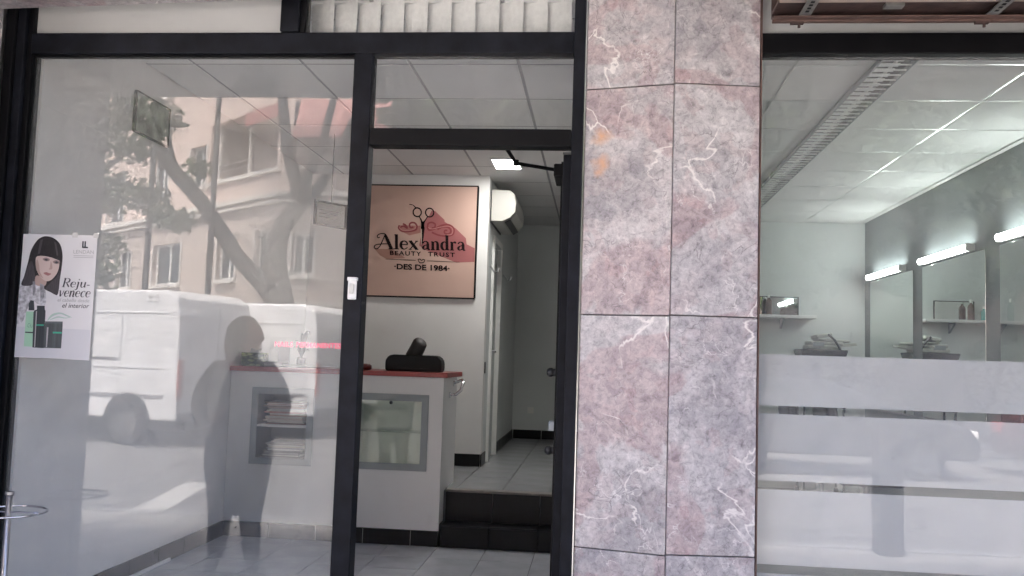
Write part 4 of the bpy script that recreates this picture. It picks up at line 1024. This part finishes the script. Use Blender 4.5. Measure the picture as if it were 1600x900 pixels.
salon_chair(2.15, 7.5, 'black salon chair in front of the middle wall mirror, hidden by the film')

# ------------------------------------------------------------------ street side: bollard, poles, vans
bo = thing('bollard', 'dark grey square bollard at the kerb, reflected in the frosted window', 'bollard', loc=(2.41, -.16, 0))
MB().box(-.10, .10, -.10, .10, 0, 1.02).build('post', mat('dark_grey_iron', (.03, .032, .035), .5, 0, .15, 10), bo, .012)
MB().hexa([(-.11, -.11, 1.021), (.11, -.11, 1.021), (.11, .11, 1.021), (-.11, .11, 1.021)], [(-.09, -.09, 1.09), (.09, -.09, 1.09), (.09, .09, 1.09), (-.09, .09, 1.09)]).build('cap', 'blk_plastic', bo, .006)
def pole(x, y, h, lab):
    t = thing('street_lamp', lab, 'street lamp', 'street lamps opposite', loc=(x, y, 0))
    MB().lathe([(.14, 0), (.14, .5), (.075, .6), (.07, 2.), (.05, h)], 0, 0, 14).build('post', mat('grey_lamp_post', (.035, .034, .033), .5, .2, .1, 6), t, 0, True)
    MB().tube([(0, 0, h - .05), (0, .5, h + .35), (0, 1.4, h + .5)], [.045, .04, .035], 10).build('arm', 'galv', t, 0, True)
    MB().hexa([(-.14, 1.2, h + .44), (.14, 1.2, h + .44), (.11, 1.95, h + .46), (-.11, 1.95, h + .46)], [(-.1, 1.25, h + .56), (.1, 1.25, h + .56), (.08, 1.9, h + .55), (-.08, 1.9, h + .55)]).build('lamp_head', 'galv', t, .02)
pole(-8.55, -11.35, 9.0, 'slim grey lamp post right of the leaning tree limb, reflected in the left pane')
pole(-10.0, -11.35, 9.0, 'slim grey lamp post left of the leaning tree limb, reflected in the left pane')

vanw = mat('white_van_paint', (.80, .81, .82), .22, 0, .02, 2, spec=.6)
tyre = mat('tyre_rubber', (.018, .018, .018), .8); hub = mat('steel_wheel', (.12, .12, .12), .5, .3)
def van(loc, rz, lab, L=5.3, Hv=2.55, Wd=2.0):
    v = thing('delivery_van', lab, 'van', 'vans parked opposite', loc=loc, rz=rz)
    k = Hv / 2.45
    prof = [(0, .42), (.0, 1.3), (.03, 2.05 * k), (.10, 2.34 * k), (.30, 2.45 * k), (L - 1.9, 2.45 * k), (L - 1.45, 2.33 * k), (L - .75, 1.42), (L - .12, 1.15), (L, .95), (L, .42)]
    MB().prism(prof, lambda u, w, d: (u, d, w), 0, Wd).build('body', vanw, v, .05, seg=3)
    MB().box(.05, L - .05, .06, Wd - .06, .26, .418).build('chassis', 'blk_plastic', v)
    MB().box(-.07, .02, .05, Wd - .05, .36, .56).build('rear_bumper', 'blk_plastic', v, .02)
    MB().box(L - .02, L + .05, .05, Wd - .05, .36, .62).build('front_bumper', 'blk_plastic', v, .02)
    for x in (.95, L - .95):
        for s, y in ((0, -.005), (1, Wd + .005)):
            mb = MB(); pts = [(x + .46 * math.cos(R(a)), .40 + .46 * math.sin(R(a))) for a in range(0, 181, 12)]
            mb.prism(pts, lambda u, w, d, y=y, s=s: (u, y + (d if s else -d) * -1 * 0 + (d - .5) * .03, w), 0, 1).build('wheel_arch', 'blk_plastic', v)
            yc = .10 if s == 0 else Wd - .10
            w_ = MB().tube([(x, yc - .12, .35), (x, yc + .12, .35)], .35, 28).build('wheel', tyre, v, .02)
            yo = yc - .128 if s == 0 else yc + .128
            MB().tube([(x, yo, .35), (x, yc, .35)], .22, 20).build('rim', hub, w_, .008)
            MB().tube([(x, yo - (.012 if s == 0 else -.012), .35), (x, yc, .35)], .07, 14).build('hub_cap', hub, w_)
    for y in (.012, Wd - .13):
        MB().box(-.025, .02, y, y + .118, .80, 1.42).build('tail_light', mat('red_tail_lamp', (.34, .10, .085), .2), v, .012)
    # body side: swage lines, sliding rail, protective moulding, vent marks
    for z, h in ((2.08 * k, .02), (1.26, .035), (.78, .06)): MB().box(.25, L - 1.1, -.012, .003, z, z + h).build('side_moulding', vanw if h < .05 else mat('grey_moulding', (.30, .30, .31), .5), v, .004)
    MB().box(1.2, 3.0, -.018, .003, 1.40, 1.425).build('door_rail', 'steel', v)
    for q in range(2):
        for p in range(2): MB().box(.45 + q * .13, .53 + q * .13, -.006, .003, 2.26 * k + p * .07, 2.275 * k + p * .07).build('vent', 'steel', v)
    for x in (1.15, 2.45, 3.35): MB().box(x, x + .012, -.0045, .003, .62, 2.2 * k).build('door_gap', 'greytrim', v)
    MB().box(-.006, .012, Wd / 2 - .006, Wd / 2 + .006, .6, 2.25 * k).build('door_gap', 'greytrim', v)
    MB().box(-.03, .0, Wd / 2 + .06, Wd / 2 + .2, 1.05, 1.09).build('door_handle', 'blk_plastic', v)
    MB().box(-.012, .003, .55, Wd - .55, .72, .86).build('number_plate', 'wplastic', v)
    MB().prism([(L - 1.42, 2.25 * k), (L - .80, 1.46), (L - .82, 1.45), (L - 1.44, 2.24 * k)], lambda u, w, d: (u + .02, d, w + .03), .12, Wd - .12).build('windscreen', 'glass_dark', v)
    MB().prism([(L - 1.75, 1.45), (L - 1.0, 1.45), (L - 1.5, 2.15 * k), (L - 1.75, 2.15 * k)], lambda u, w, d: (u, d, w), -.012, .004).build('side_window', 'glass_dark', v)
    for y in (.15, Wd - .45): MB().box(L - .04, L + .012, y, y + .3, .78, .98).build('headlight', 'glass_dark', v, .01)
    MB().box(L - 1.15, L - 1.02, -.22, -.04, 1.42, 1.72).build('wing_mirror', 'blk_plastic', v, .02)
    return v
van((-6.72, -6.35, -.12), R(180 + 13), 'large white panel van parked opposite, reflected left of the person')
van((-5.15, -8.62, -.12), R(180 + 9), 'second white van parked behind, reflected right of the person', 4.9, 2.50, 1.85)

# ------------------------------------------------------------------ pink corner building opposite
bd = thing('apartment_building', 'pink corner apartment block with balconies and red awnings, reflected in the left pane', 'building', loc=(-8.0, -14.0, 0))
pinkm = mat('salmon_render', (.70, .565, .50), .85, 0, .06, 1.2, .15, 25)
lowm = mat('shaded_beige_render', (.54, .46, .41), .85, 0, .08, 1.2, .15, 25)  # darker lower walls, shade under the balcony line put into the colour
bandm = mat('cream_moulding', (.74, .71, .66), .8, 0, .06, 3)
dA = Vector((-.77, -.637, 0)).normalized(); nA = Vector((-dA.y, dA.x, 0)) * 1.0
if nA.y < 0: nA = -nA
dB = Vector((1, 0, 0)); nB = Vector((0, 1, 0))
def face(d, n):
    return lambda t, z, o: tuple(d * t + n * o + Vector((0, 0, z)))
fA, fB = face(dA, nA), face(dB, nB)
def fbox(mb, f, t0, t1, z0, z1, o0, o1):
    return mb.hexa([f(t0, z0, o0), f(t1, z0, o0), f(t1, z0, o1), f(t0, z0, o1)], [f(t0, z1, o0), f(t1, z1, o0), f(t1, z1, o1), f(t0, z1, o1)])
FH = 3.25; NF = 2
Z0 = 5.47
hA, hB = [], []
winsA, winsB = [], []
for k in range(NF):
    zb = Z0 + k * FH
    hA.append((.25, 3.95, zb + .60, zb + 2.32)); hB.append((.25, 4.3, zb + .60, zb + 2.32))
    for t0, t1, a, b in ((4.15, 5.15, .62, 1.85), (6.6, 7.8, .5, 1.9), (9.9, 11.3, .1, 1.75), (13.2, 14.4, .5, 1.9)): winsA.append((t0, t1, zb + a, zb + b))
for t0, t1 in ((.40, 1.12), (2.15, 3.2), (5.45, 7.35), (9.0, 10.2), (12.5, 14.)): winsA.append((t0, t1, 3.35, 4.60))
winsB += [(.36, .92, 3.38, 4.45), (2.2, 3.4, 3.38, 4.45)]
for f, hl, wl2, LEN in ((fA, hA, winsA, 16.5), (fB, hB, winsB, 4.6)):
    mb = MB()
    for a, b, c, d in holes(0, LEN, Z0, Z0 + NF * FH, hl + wl2): fbox(mb, f, a, b, c, d, -.3, 0)
    mb.build('wall', pinkm, bd)
    mb = MB()
    for a, b, c, d in holes(0, LEN, -.1, Z0 - .001, wl2): fbox(mb, f, a, b, c, d, -.3, -.02)
    mb.build('ground_floor_wall', lowm, bd)
    for z, h in ((Z0 - .10, .12), (Z0 + .02 - .28, .05)): fbox(MB(), f, -.1, LEN, z, z + h, .001, .14).build('cornice', bandm, bd)
    fbox(MB(), f, -.04, LEN, 2.62, 2.74, .001, .08).build('plinth_moulding', bandm, bd)
    for k in range(NF):
        zb = Z0 + k * FH
        t1 = hl[k][1]
        fbox(MB(), f, .05, t1 + .05, zb + .56, zb + .66, -.25, .09).build('parapet_cap', bandm, bd)
        fbox(MB(), f, .0, t1 + .3, zb + .25, zb + .40, -1.7, -.301).build('balcony_floor', lowm, bd)
        fbox(MB(), f, .0, t1 + .3, zb + 2.34, zb + 2.45, -1.7, -.301).build('balcony_ceiling', bandm, bd)
        fbox(MB(), f, 1.5 if f is fA else .9, t1 + .3, zb + .4, zb + 2.34, -1.75, -1.65).build('balcony_back_wall', lowm, bd)
        fbox(MB(), f, t1 + .02, t1 + .2, zb + .4, zb + 2.34, -1.64, -.301).build('balcony_side_wall', lowm, bd)
        fbox(MB(), f, 1.7, 2.6, zb + .42, zb + 2.2, -1.648, -1.60).build('balcony_door', 'glass_dark', bd)
        for tt in (1.9, 3.6): fbox(MB(), f, tt, tt + .06, zb + .66, zb + 2.32, -.2, -.12).build('balcony_post', bandm, bd)
        for zz in (.95, 1.12): fbox(MB(), f, .2, t1, zb + zz, zb + zz + .025, -.16, -.14).build('balcony_rail', 'galv', bd)
        aw = mat('faded_red_awning_%d%s' % (k, 'a' if f is fA else 'b'), (.50, .24, .22), .8, 0, .12, 5)
        if f is fA: fbox(MB(), f, .15, 1.85, zb + 1.95, zb + 2.30, .06, .09).build('awning', aw, bd)
        else:
            MB().hexa([f(.45, zb + 1.25, .55), f(3.6, zb + 1.25, .55), f(3.6, zb + 1.27, .6), f(.45, zb + 1.27, .6)], [f(.45, zb + 2.33, .02), f(3.6, zb + 2.33, .02), f(3.6, zb + 2.36, .06), f(.45, zb + 2.36, .06)]).build('awning', aw, bd)
    for (a, b, c, d) in wl2:
        w_ = MB()
        for x0, x1, z0, z1 in ((a, b, d - .07, d), (a, b, c, c + .07), (a, a + .06, c + .071, d - .071), (b - .06, b, c + .071, d - .071), ((a + b) / 2 - .035, (a + b) / 2 + .035, c + .071, d - .071)): fbox(w_, f, x0, x1, z0, z1, -.20, -.12)
        w_ = w_.build('window', 'wplastic', bd)
        fbox(MB(), f, a + .05, b - .05, c + .06, d - .06, -.17, -.15).build('pane', 'glass_dark', w_)
        fbox(MB(), f, a - .08, b + .08, c - .09, c - .001, -.1, .10).build('sill', bandm, w_)
        for x0, x1 in ((a - .07, a - .001), (b + .001, b + .07)): fbox(MB(), f, x0, x1, c, d, .001, .03).build('surround', bandm, w_)
eA = dA * 16.5; core = [(0, 0), (eA.x, eA.y), (eA.x + 6, eA.y - 10), (4.6, -16), (4.6, 0)]
core = [(p[0] + (-.3 if i == 1 else 0), p[1] - 1.8) for i, p in enumerate(core)]
MB().prism(core, lambda u, v, d: (u, v, d), -.1, Z0 + NF * FH).build('core', lowm, bd)
MB().prism([(0, .15), (eA.x, eA.y + .15), (eA.x + 6, eA.y - 10), (4.75, -16), (4.75, .15)], lambda u, v, d: (u, v, d), Z0 + NF * FH + .001, Z0 + NF * FH + .5).build('roof', bandm, bd)
fbox(MB(), face(Vector((0, -1, 0)), Vector((1, 0, 0))), .3, 16, -.1, Z0 + NF * FH, 4.301, 4.6).build('wall', pinkm, bd)

# ------------------------------------------------------------------ trees
bark = mat('plane_tree_bark', (.035, .031, .027), .9, 0, .35, 5, .4, 30)
def leafmat(name, c0, c1):
    m, n, l, p = newmat(name)
    oi = n.new('ShaderNodeTexCoord'); nz = n.new('ShaderNodeTexNoise'); nz.inputs['Scale'].default_value = 2.2; nz.inputs['Detail'].default_value = 5
    l.new(oi.outputs['Object'], nz.inputs['Vector'])
    r = n.new('ShaderNodeValToRGB'); r.color_ramp.elements[0].position = .35; r.color_ramp.elements[0].color = (*c0, 1); r.color_ramp.elements[1].position = .65; r.color_ramp.elements[1].color = (*c1, 1)
    l.new(nz.outputs['Fac'], r.inputs[0]); l.new(r.outputs[0], p.inputs['Base Color']); p.inputs['Roughness'].default_value = .55
    tl = n.new('ShaderNodeBsdfTranslucent'); l.new(r.outputs[0], tl.inputs[0])
    mx = n.new('ShaderNodeMixShader'); mx.inputs[0].default_value = .35
    l.new(p.outputs[0], mx.inputs[1]); l.new(tl.outputs[0], mx.inputs[2]); l.new(mx.outputs[0], n['Material Output'].inputs[0])
    return m
LF = leafmat('plane_tree_leaf', (.03, .055, .012), (.08, .12, .03))
def crown(name, blobs, n, size, m, parent, rnd):
    v, f = [], []
    tot = sum(b[3] ** 2 for b in blobs)
    for (cx, cy_, cz, r) in blobs:
        k = int(n * r * r / tot)
        for _ in range(k):
            d = Vector((rnd.gauss(0, 1), rnd.gauss(0, 1), rnd.gauss(0, 1))).normalized() * r * (rnd.random() ** .55)
            c = Vector((cx, cy_, cz)) + Vector((d.x, d.y, d.z * .8))
            u = Vector((rnd.gauss(0, 1), rnd.gauss(0, 1), rnd.gauss(0, .6))).normalized()
            w = u.cross(Vector((rnd.gauss(0, 1), rnd.gauss(0, 1), rnd.gauss(0, 1)))).normalized()
            s = size * rnd.uniform(.6, 1.3); o = len(v)
            v += [tuple(c - u * s), tuple(c + w * s * .55 - u * s * .1), tuple(c + u * s), tuple(c - w * s * .55 - u * s * .1)]
            f.append([o, o + 1, o + 2, o + 3])
    me = bpy.data.meshes.new(name); me.from_pydata(v, [], f); me.materials.append(m)
    o = bpy.data.objects.new(name, me); COL.objects.link(o); o.parent = parent
    return o
rnd = random.Random(3)
t1 = thing('plane_tree', 'plane tree with a thick leaning limb and V shaped fork, reflected in the left pane', 'tree', loc=(-6.95, -11.5, 0))
K = 1.085
def tp(x, z): return Vector((x * K + 6.95, rnd.uniform(-.12, .12), 1.5 + (z - 1.5) * K))
tb = MB()
tb.tube([(0, 0, 0), (.02, 0, 1.2), tp(-6.40, 2.5), tp(-6.56, 3.2), tp(-6.55, 3.7), tp(-6.42, 4.05), tp(-6.08, 4.5)], [.36, .29, .27, .25, .22, .20, .18], 14)
tb.tube([tp(-6.42, 2.3), tp(-6.75, 2.75), tp(-7.35, 3.4), tp(-7.75, 3.9), tp(-8.2, 4.5), tp(-8.7, 5.05), tp(-9.35, 5.8), tp(-10.1, 6.8), tp(-10.9, 8.2)], [.23, .20, .18, .18, .17, .165, .15, .11, .06], 12)
tb.tube([tp(-6.08, 4.45), tp(-6.25, 5.0), tp(-6.42, 5.6), tp(-6.55, 6.6), tp(-6.8, 7.8)], [.17, .14, .13, .11, .06], 10)
tb.tube([tp(-6.06, 4.45), tp(-5.98, 5.0), tp(-5.75, 5.7), tp(-5.5, 6.6), tp(-5.2, 7.8)], [.14, .11, .10, .08, .05], 10)
tb.tube([tp(-6.04, 4.5), tp(-5.7, 4.95), tp(-5.3, 5.6), tp(-5.05, 6.3), tp(-4.4, 7.6)], [.15, .12, .10, .08, .04], 10)
tb.tube([tp(-8.7, 4.9), tp(-8.9, 5.6), tp(-9.1, 6.6)], [.09, .06, .03], 8)
tb.tube([tp(-9.35, 5.8), tp(-10.0, 5.4), tp(-10.6, 4.8)], [.08, .05, .02], 8)
tb.build('trunk', bark, t1, 0, True)
def lb(x, z, r, y=0.0): p = tp(x, z); return (p.x, y, p.z, r)
blobs = [lb(-9.2, 6.2, .6), lb(-9.6, 5.6, .5), lb(-9.9, 6.6, .8), lb(-9.4, 4.6, .55), lb(-10.3, 4.7, .8), lb(-9.0, 4.2, .4), lb(-10.5, 5.9, .9), lb(-8.3, 5.15, .35), lb(-8.6, 4.1, .35), lb(-10.2, 3.5, .5), lb(-9.9, 2.9, .45, .6), lb(-11.2, 7.4, 1.4), lb(-6.8, 8.2, 1.3), lb(-5.0, 8.2, 1.3), lb(-8.6, 8.4, 1.3)]
crown('crown', blobs, 11000, .085, LF, t1, rnd)
LD = leafmat('dense_tree_leaf', (.028, .045, .014), (.07, .095, .03))
for i, (x, y, h, rr, lab) in enumerate(((-2.6, -11.6, 7.6, 2.6, 'leafy street tree reflected in the pane above the doorway'), (2.4, -11.8, 7.0, 2.9, 'leafy street tree opposite, left one of the two reflected in the frosted window'), (7.2, -11.6, 7.2, 3.0, 'leafy street tree opposite, right one of the two reflected in the frosted window'), (-.2, -16., 8.4, 3.4, 'taller tree added behind the street trees opposite the doorway to close sky gaps'), (5., -16.5, 8.6, 3.6, 'taller tree added behind the street trees to close sky gaps, between the two reflected in the frosted window'), (10.5, -16.5, 8.6, 3.6, 'taller tree added behind the street trees to close sky gaps at the far right of the street'))):  # taller back row added to close bright sky gaps in the reflection
    t = thing('street_tree', lab, 'tree', 'street trees opposite', loc=(x, y, 0))
    tb = MB(); tb.tube([(0, 0, 0), (.05, 0, 1.5), (-.03, .02, 3.2), (.1, 0, h)], [.24, .19, .16, .05], 12)
    bl3 = []
    for q in range(9):
        a = q * 2.4; r1 = rr * .62 * (.5 + .5 * rnd.random()); zz = h - 2.2 + rnd.uniform(-1.2, 2.2)
        tb.tube([(0, 0, 2.9 + .2 * (q % 4)), (math.cos(a) * r1 * .5, math.sin(a) * r1 * .5, (3.2 + zz) / 2 + .3), (math.cos(a) * r1, math.sin(a) * r1, zz)], [.09, .06, .025], 7)
        bl3.append((math.cos(a) * r1, math.sin(a) * r1, zz, rr * rnd.uniform(.45, .62)))
    tb.build('trunk', bark, t, 0, True)
    crown('crown', bl3, 11000, .19, LD, t, rnd)

b2 = thing('unseen_brick_building', 'dark brown brick block added behind the trees to keep bright sky out of the frosted window', 'building', loc=(7, -22, 0))  # added backdrop, kept dark so little light reflects in the window
brk = mat('dark_brown_brick', (.085, .062, .052), .9, 0, .2, 2, .2, 30)
mb = MB()
hl = [(-9.2 + i * 3.0, -7.9 + i * 3.0, 1.1 + k * 3.2, 2.7 + k * 3.2) for i in range(7) for k in range(4)]
for a, b, c, d in holes(-10.4, 12, -.1, 14, hl): mb.box(a, b, -.3, 0, c, d)
mb.build('wall', brk, b2); MB().box(-10.4, 12, -8, -.302, -.1, 13.9).build('core', brk, b2)
for a, b, c, d in hl:
    w_ = MB().box(a, b, -.22, -.16, d - .08, d).box(a, b, -.22, -.16, c, c + .08).box((a + b) / 2 - .04, (a + b) / 2 + .04, -.22, -.16, c + .081, d - .081).build('window', 'greytrim', b2)
    MB().box(a + .01, b - .01, -.25, -.225, c + .01, d - .01).build('pane', 'glass_dark', w_)
# hedge added opposite to block the bright horizon in the reflections
hg = []
for k in range(46): hg.append((-3.2 + k * .4, -14. + rnd.uniform(-.2, .2), 1.0 + rnd.uniform(-.25, .9), .75))
o = crown('hedge', hg, 14000, .13, LD, None, rnd); tag(o, 'dense dark green hedge added along the far pavement to block the horizon', 'hedge', kind='stuff')
def car(loc, rz, colr, lab):
    v = thing('parked_car', lab, 'car', 'cars parked opposite', loc=loc, rz=rz)
    pm_ = mat('car_paint_%d' % len(bpy.data.materials), colr, .2, 0, .02, 2, spec=.6); Wd = 1.75
    low = [(0, .32), (-.03, .62), (.03, .92), (.35, .98), (3.0, .96), (3.95, .82), (4.12, .6), (4.1, .32)]
    MB().prism(low, lambda u, w, d: (u, d, w), 0, Wd).build('body', pm_, v, .06, seg=3)
    cab = [(.22, .965), (.55, 1.38), (1.0, 1.47), (1.9, 1.46), (2.35, 1.32), (3.05, .955)]
    MB().prism(cab, lambda u, w, d: (u, .09 + d * (Wd - .18), w), 0, 1).build('cabin', pm_, v, .05, seg=3)
    for s in (0, 1):
        y = .078 if s == 0 else Wd - .078
        for q in ([(.55, 1.0), (.75, 1.33), (1.1, 1.40), (1.45, 1.40), (1.45, 1.0)], [(1.52, 1.0), (1.52, 1.40), (1.9, 1.39), (2.25, 1.28), (2.75, 1.0)]):
            MB().prism(q, lambda u, w, d, y=y: (u, y + d, w), -.006, .014).build('side_window', 'glass_dark', v)
        for x in (.75, 3.3):
            yc = .10 if s == 0 else Wd - .10
            w_ = MB().tube([(x, yc - .11, .31), (x, yc + .11, .31)], .31, 26).build('wheel', tyre, v, .02)
            MB().tube([(x, yc - .116, .31), (x, yc + .116, .31)], .2, 16).build('rim', hub, w_)
        MB().box(4.0, 4.13, .12 if s == 0 else Wd - .5, .5 if s == 0 else Wd - .12, .62, .76).build('headlight', 'wplastic', v, .03)
        MB().box(-.05, .06, .08 if s == 0 else Wd - .42, .42 if s == 0 else Wd - .08, .66, .84).build('tail_light', mat('tail_lamp_%d' % len(bpy.data.materials), (.4, .02, .02), .2), v, .02)
    MB().prism([(2.42, 1.30), (2.98, .99), (3.0, 1.01), (2.44, 1.32)], lambda u, w, d: (u + .01, d, w + .012), .2, Wd - .2).build('windscreen', 'glass_dark', v)
    MB().prism([(.26, 1.0), (.55, 1.35), (.53, 1.37), (.24, 1.02)], lambda u, w, d: (u - .012, d, w + .012), .2, Wd - .2).build('rear_window', 'glass_dark', v)
car((1.6, -8.2, -.12), R(2), (.03, .032, .038), 'dark grey hatchback parked opposite, left of the maroon car')
car((6.6, -8.25, -.12), R(1), (.10, .02, .022), 'maroon hatchback parked opposite, right of the dark grey car')

# ------------------------------------------------------------------ person walking past, seen only as a reflection
def person():
    t = thing('person', 'person in dark jacket and trousers in profile, reflected in the left pane', 'person', loc=(-2.42, 1.6, 0), rz=R(72))
    # body faces +X; y is left
    V = []; E = []; Rd = []
    def vtx(p, r): V.append(p); Rd.append(r if isinstance(r, tuple) else (r, r)); return len(V) - 1
    def chain(start, pts):
        a = start
        for p, r in pts: b = vtx(p, r); E.append((a, b)); a = b
        return a
    pel = vtx((0, 0, .93), (.155, .125))
    ch_ = chain(pel, [((-.005, 0, 1.06), (.145, .12)), ((.0, 0, 1.20), (.165, .13)), ((-.01, 0, 1.33), (.16, .12)), ((-.01, 0, 1.42), (.085, .08)), ((.005, 0, 1.475), .055), ((.015, 0, 1.53), .058)])
    chest = 3
    for s in (1, -1):
        k = chain(pel, [((.0, s * .095, .84), (.10, .10)), ((.02 + .02 * s, s * .092, .50), .092), ((-.01 + .03 * s, s * .10, .30), .080), ((-.03 + .03 * s, s * .115, .09), .06), ((.03 + .03 * s, s * .135, .045), .045), ((.15 + .03 * s, s * .14, .035), .038)])
        sh_ = chain(chest, [((-.01, s * .17, 1.36), .075), ((-.03, s * .25, 1.25), .065), ((-.04, s * .29, 1.09), .058), ((.10, s * .215, 1.00), .042), ((.20, s * .15, 1.05), .033), ((.235, s * .125, 1.07), .034)])
        palm = sh_
        for j, (dy, dz, ln) in enumerate(((-.03, .02, .055), (-.012, .028, .075), (.006, .028, .08), (.022, .02, .07))):
            chain(palm, [((.265, s * (.115 + dy * .6), 1.075 + dz * .6), .011), ((.265 + ln * .5, s * (.10 + dy), 1.08 + dz), .0095), ((.265 + ln, s * (.085 + dy), 1.065 + dz), .008)])
        chain(palm, [((.245, s * .09, 1.10), .012), ((.275, s * .07, 1.125), .010)])
    me = bpy.data.meshes.new('body'); me.from_pydata(V, E, []); ob = bpy.data.objects.new('body', me); COL.objects.link(ob)
    sk = ob.modifiers.new('skin', 'SKIN'); sk.use_smooth_shade = True
    for i, sv in enumerate(me.skin_vertices[0].data): sv.radius = Rd[i]; sv.use_root = (i == 0)
    ss = ob.modifiers.new('sub', 'SUBSURF'); ss.levels = 2; ss.render_levels = 2
    bpy.context.view_layer.update()
    dg = bpy.context.evaluated_depsgraph_get()
    m2 = bpy.data.meshes.new_from_object(ob.evaluated_get(dg))
    vs_ = [tuple(v.co) for v in m2.vertices]; fs = [list(p.vertices) for p in m2.polygons]
    bpy.data.objects.remove(ob)
    # head: shaped sphere with brow, nose, lips, chin
    ca, sa = math.cos(R(-66)), math.sin(R(-66))
    def turn(x, y, z): return (x * ca - y * sa + .01, x * sa + y * ca, z)
    mb = MB(); mb.add(vs_, fs)
    nu, nv = 28, 20; hv = []; hf_ = []
    for j in range(nv + 1):
        th = math.pi * j / nv
        for i in range(nu):
            ph_ = 2 * math.pi * i / nu
            x, y, z = math.sin(th) * math.cos(ph_), math.sin(th) * math.sin(ph_), math.cos(th)
            px, py, pz = x * .105, y * .082, z * .122
            if x > 0:
                fy = max(0, 1 - abs(y) / .32)
                px += .034 * fy * math.exp(-((z + .12) / .13) ** 2) * (1 if z > -.30 else .4)      # nose
                px += .010 * fy * math.exp(-((z + .46) / .08) ** 2)                                # lips
                px += .014 * fy * math.exp(-((z + .80) / .14) ** 2)                                # chin
                px += .006 * math.exp(-((z - .22) / .10) ** 2)                                     # brow
                px -= .008 * math.exp(-((z - .05) / .07) ** 2) * math.exp(-((abs(y) - .38) / .16) ** 2)   # eye sockets
            if abs(y) > .9 and abs(z) < .3: py *= 1.12                                             # ears
            hv.append(turn(px + .02, py, pz + 1.592))
    for j in range(nv):
        for i in range(nu): hf_.append([j * nu + i, j * nu + (i + 1) % nu, (j + 1) * nu + (i + 1) % nu, (j + 1) * nu + i])
    mb.add(hv, hf_)
    m, n, l, p = newmat('person_skin_and_clothes')
    tc = n.new('ShaderNodeTexCoord'); sx = n.new('ShaderNodeSeparateXYZ'); l.new(tc.outputs['Object'], sx.inputs[0])
    def step(src, th): q = n.new('ShaderNodeMath'); q.operation = 'GREATER_THAN'; q.inputs[1].default_value = th; l.new(src, q.inputs[0]); return q.outputs[0]
    def mixc(fac, a, b):
        x = n.new('ShaderNodeMix'); x.data_type = 'RGBA'; l.new(fac, x.inputs[0])
        if isinstance(a, tuple): x.inputs[6].default_value = (*a, 1)
        else: l.new(a, x.inputs[6])
        x.inputs[7].default_value = (*b, 1); return x.outputs[2]
    c = mixc(step(sx.outputs['Z'], .10), (.015, .013, .012), (.022, .026, .04))
    c = mixc(step(sx.outputs['Z'], .86), c, (.030, .030, .032))
    c = mixc(step(sx.outputs['Z'], 1.455), c, (.42, .26, .19))
    c = mixc(step(sx.outputs['X'], .205), c, (.42, .26, .19))
    l.new(c, p.inputs['Base Color']); p.inputs['Roughness'].default_value = .75
    b = mb.build('body', m, t, 0, True)
    rm = b.modifiers.new('remesh', 'REMESH'); rm.mode = 'VOXEL'; rm.voxel_size = .0085; rm.use_smooth_shade = True
    # hair: cap and shoulder-length fall at the back
    hm = mat('dark_brown_hair', (.025, .017, .012), .45, 0, .4, 40, stretch=(8, 8, 1)); hb = MB(); hv = []; hf_ = []
    for j in range(15):
        th = math.pi * .5 * j / 14 * 1.55
        for i in range(24):
            ph_ = R(62) + (2 * math.pi - R(124)) * i / 23 if j > 3 else 2 * math.pi * i / 23.999
            r = 1.13 + (.10 if j > 9 else 0)
            x, y, z = math.sin(th) * math.cos(ph_), math.sin(th) * math.sin(ph_), math.cos(th)
            hv.append(turn(x * .118 * r - .002, y * .094 * r, z * .124 * 1.1 + 1.598 - (max(0, j - 9) * .03)))
    for j in range(14):
        for i in range(23): hf_.append([j * 24 + i, j * 24 + i + 1, (j + 1) * 24 + i + 1, (j + 1) * 24 + i])
    hb.add(hv, hf_); h = hb.build('hair', hm, t, 0, True)
    so = h.modifiers.new('solid', 'SOLIDIFY'); so.thickness = .02; so.offset = -1
    # open jacket: tapered shell from shoulders to hip, plus a shoulder bag
    jm = mat('charcoal_jacket', (.030, .030, .032), .8, 0, .2, 20, .3, 60); jb = MB(); rings = ((1.42, .09, .11), (1.375, .13, .20), (1.25, .155, .235), (1.08, .16, .215), (.92, .185, .225), (.72, .185, .22), (.40, .15, .175))
    jv = []; jf = []
    for j, (z, rx, ry) in enumerate(rings):
        for i in range(26):
            a = 2 * math.pi * i / 26; jv.append((rx * math.cos(a) + .006 * math.sin(3 * a + j), ry * math.sin(a) + .004 * math.sin(5 * a), z + .006 * math.sin(4 * a)))
    for j in range(len(rings) - 1):
        for i in range(26): jf.append([j * 26 + i, j * 26 + (i + 1) % 26, (j + 1) * 26 + (i + 1) % 26, (j + 1) * 26 + i])
    jb.add(jv, jf); j_ = jb.build('jacket', jm, t, 0, True); so = j_.modifiers.new('solid', 'SOLIDIFY'); so.thickness = .01
    return t
person()
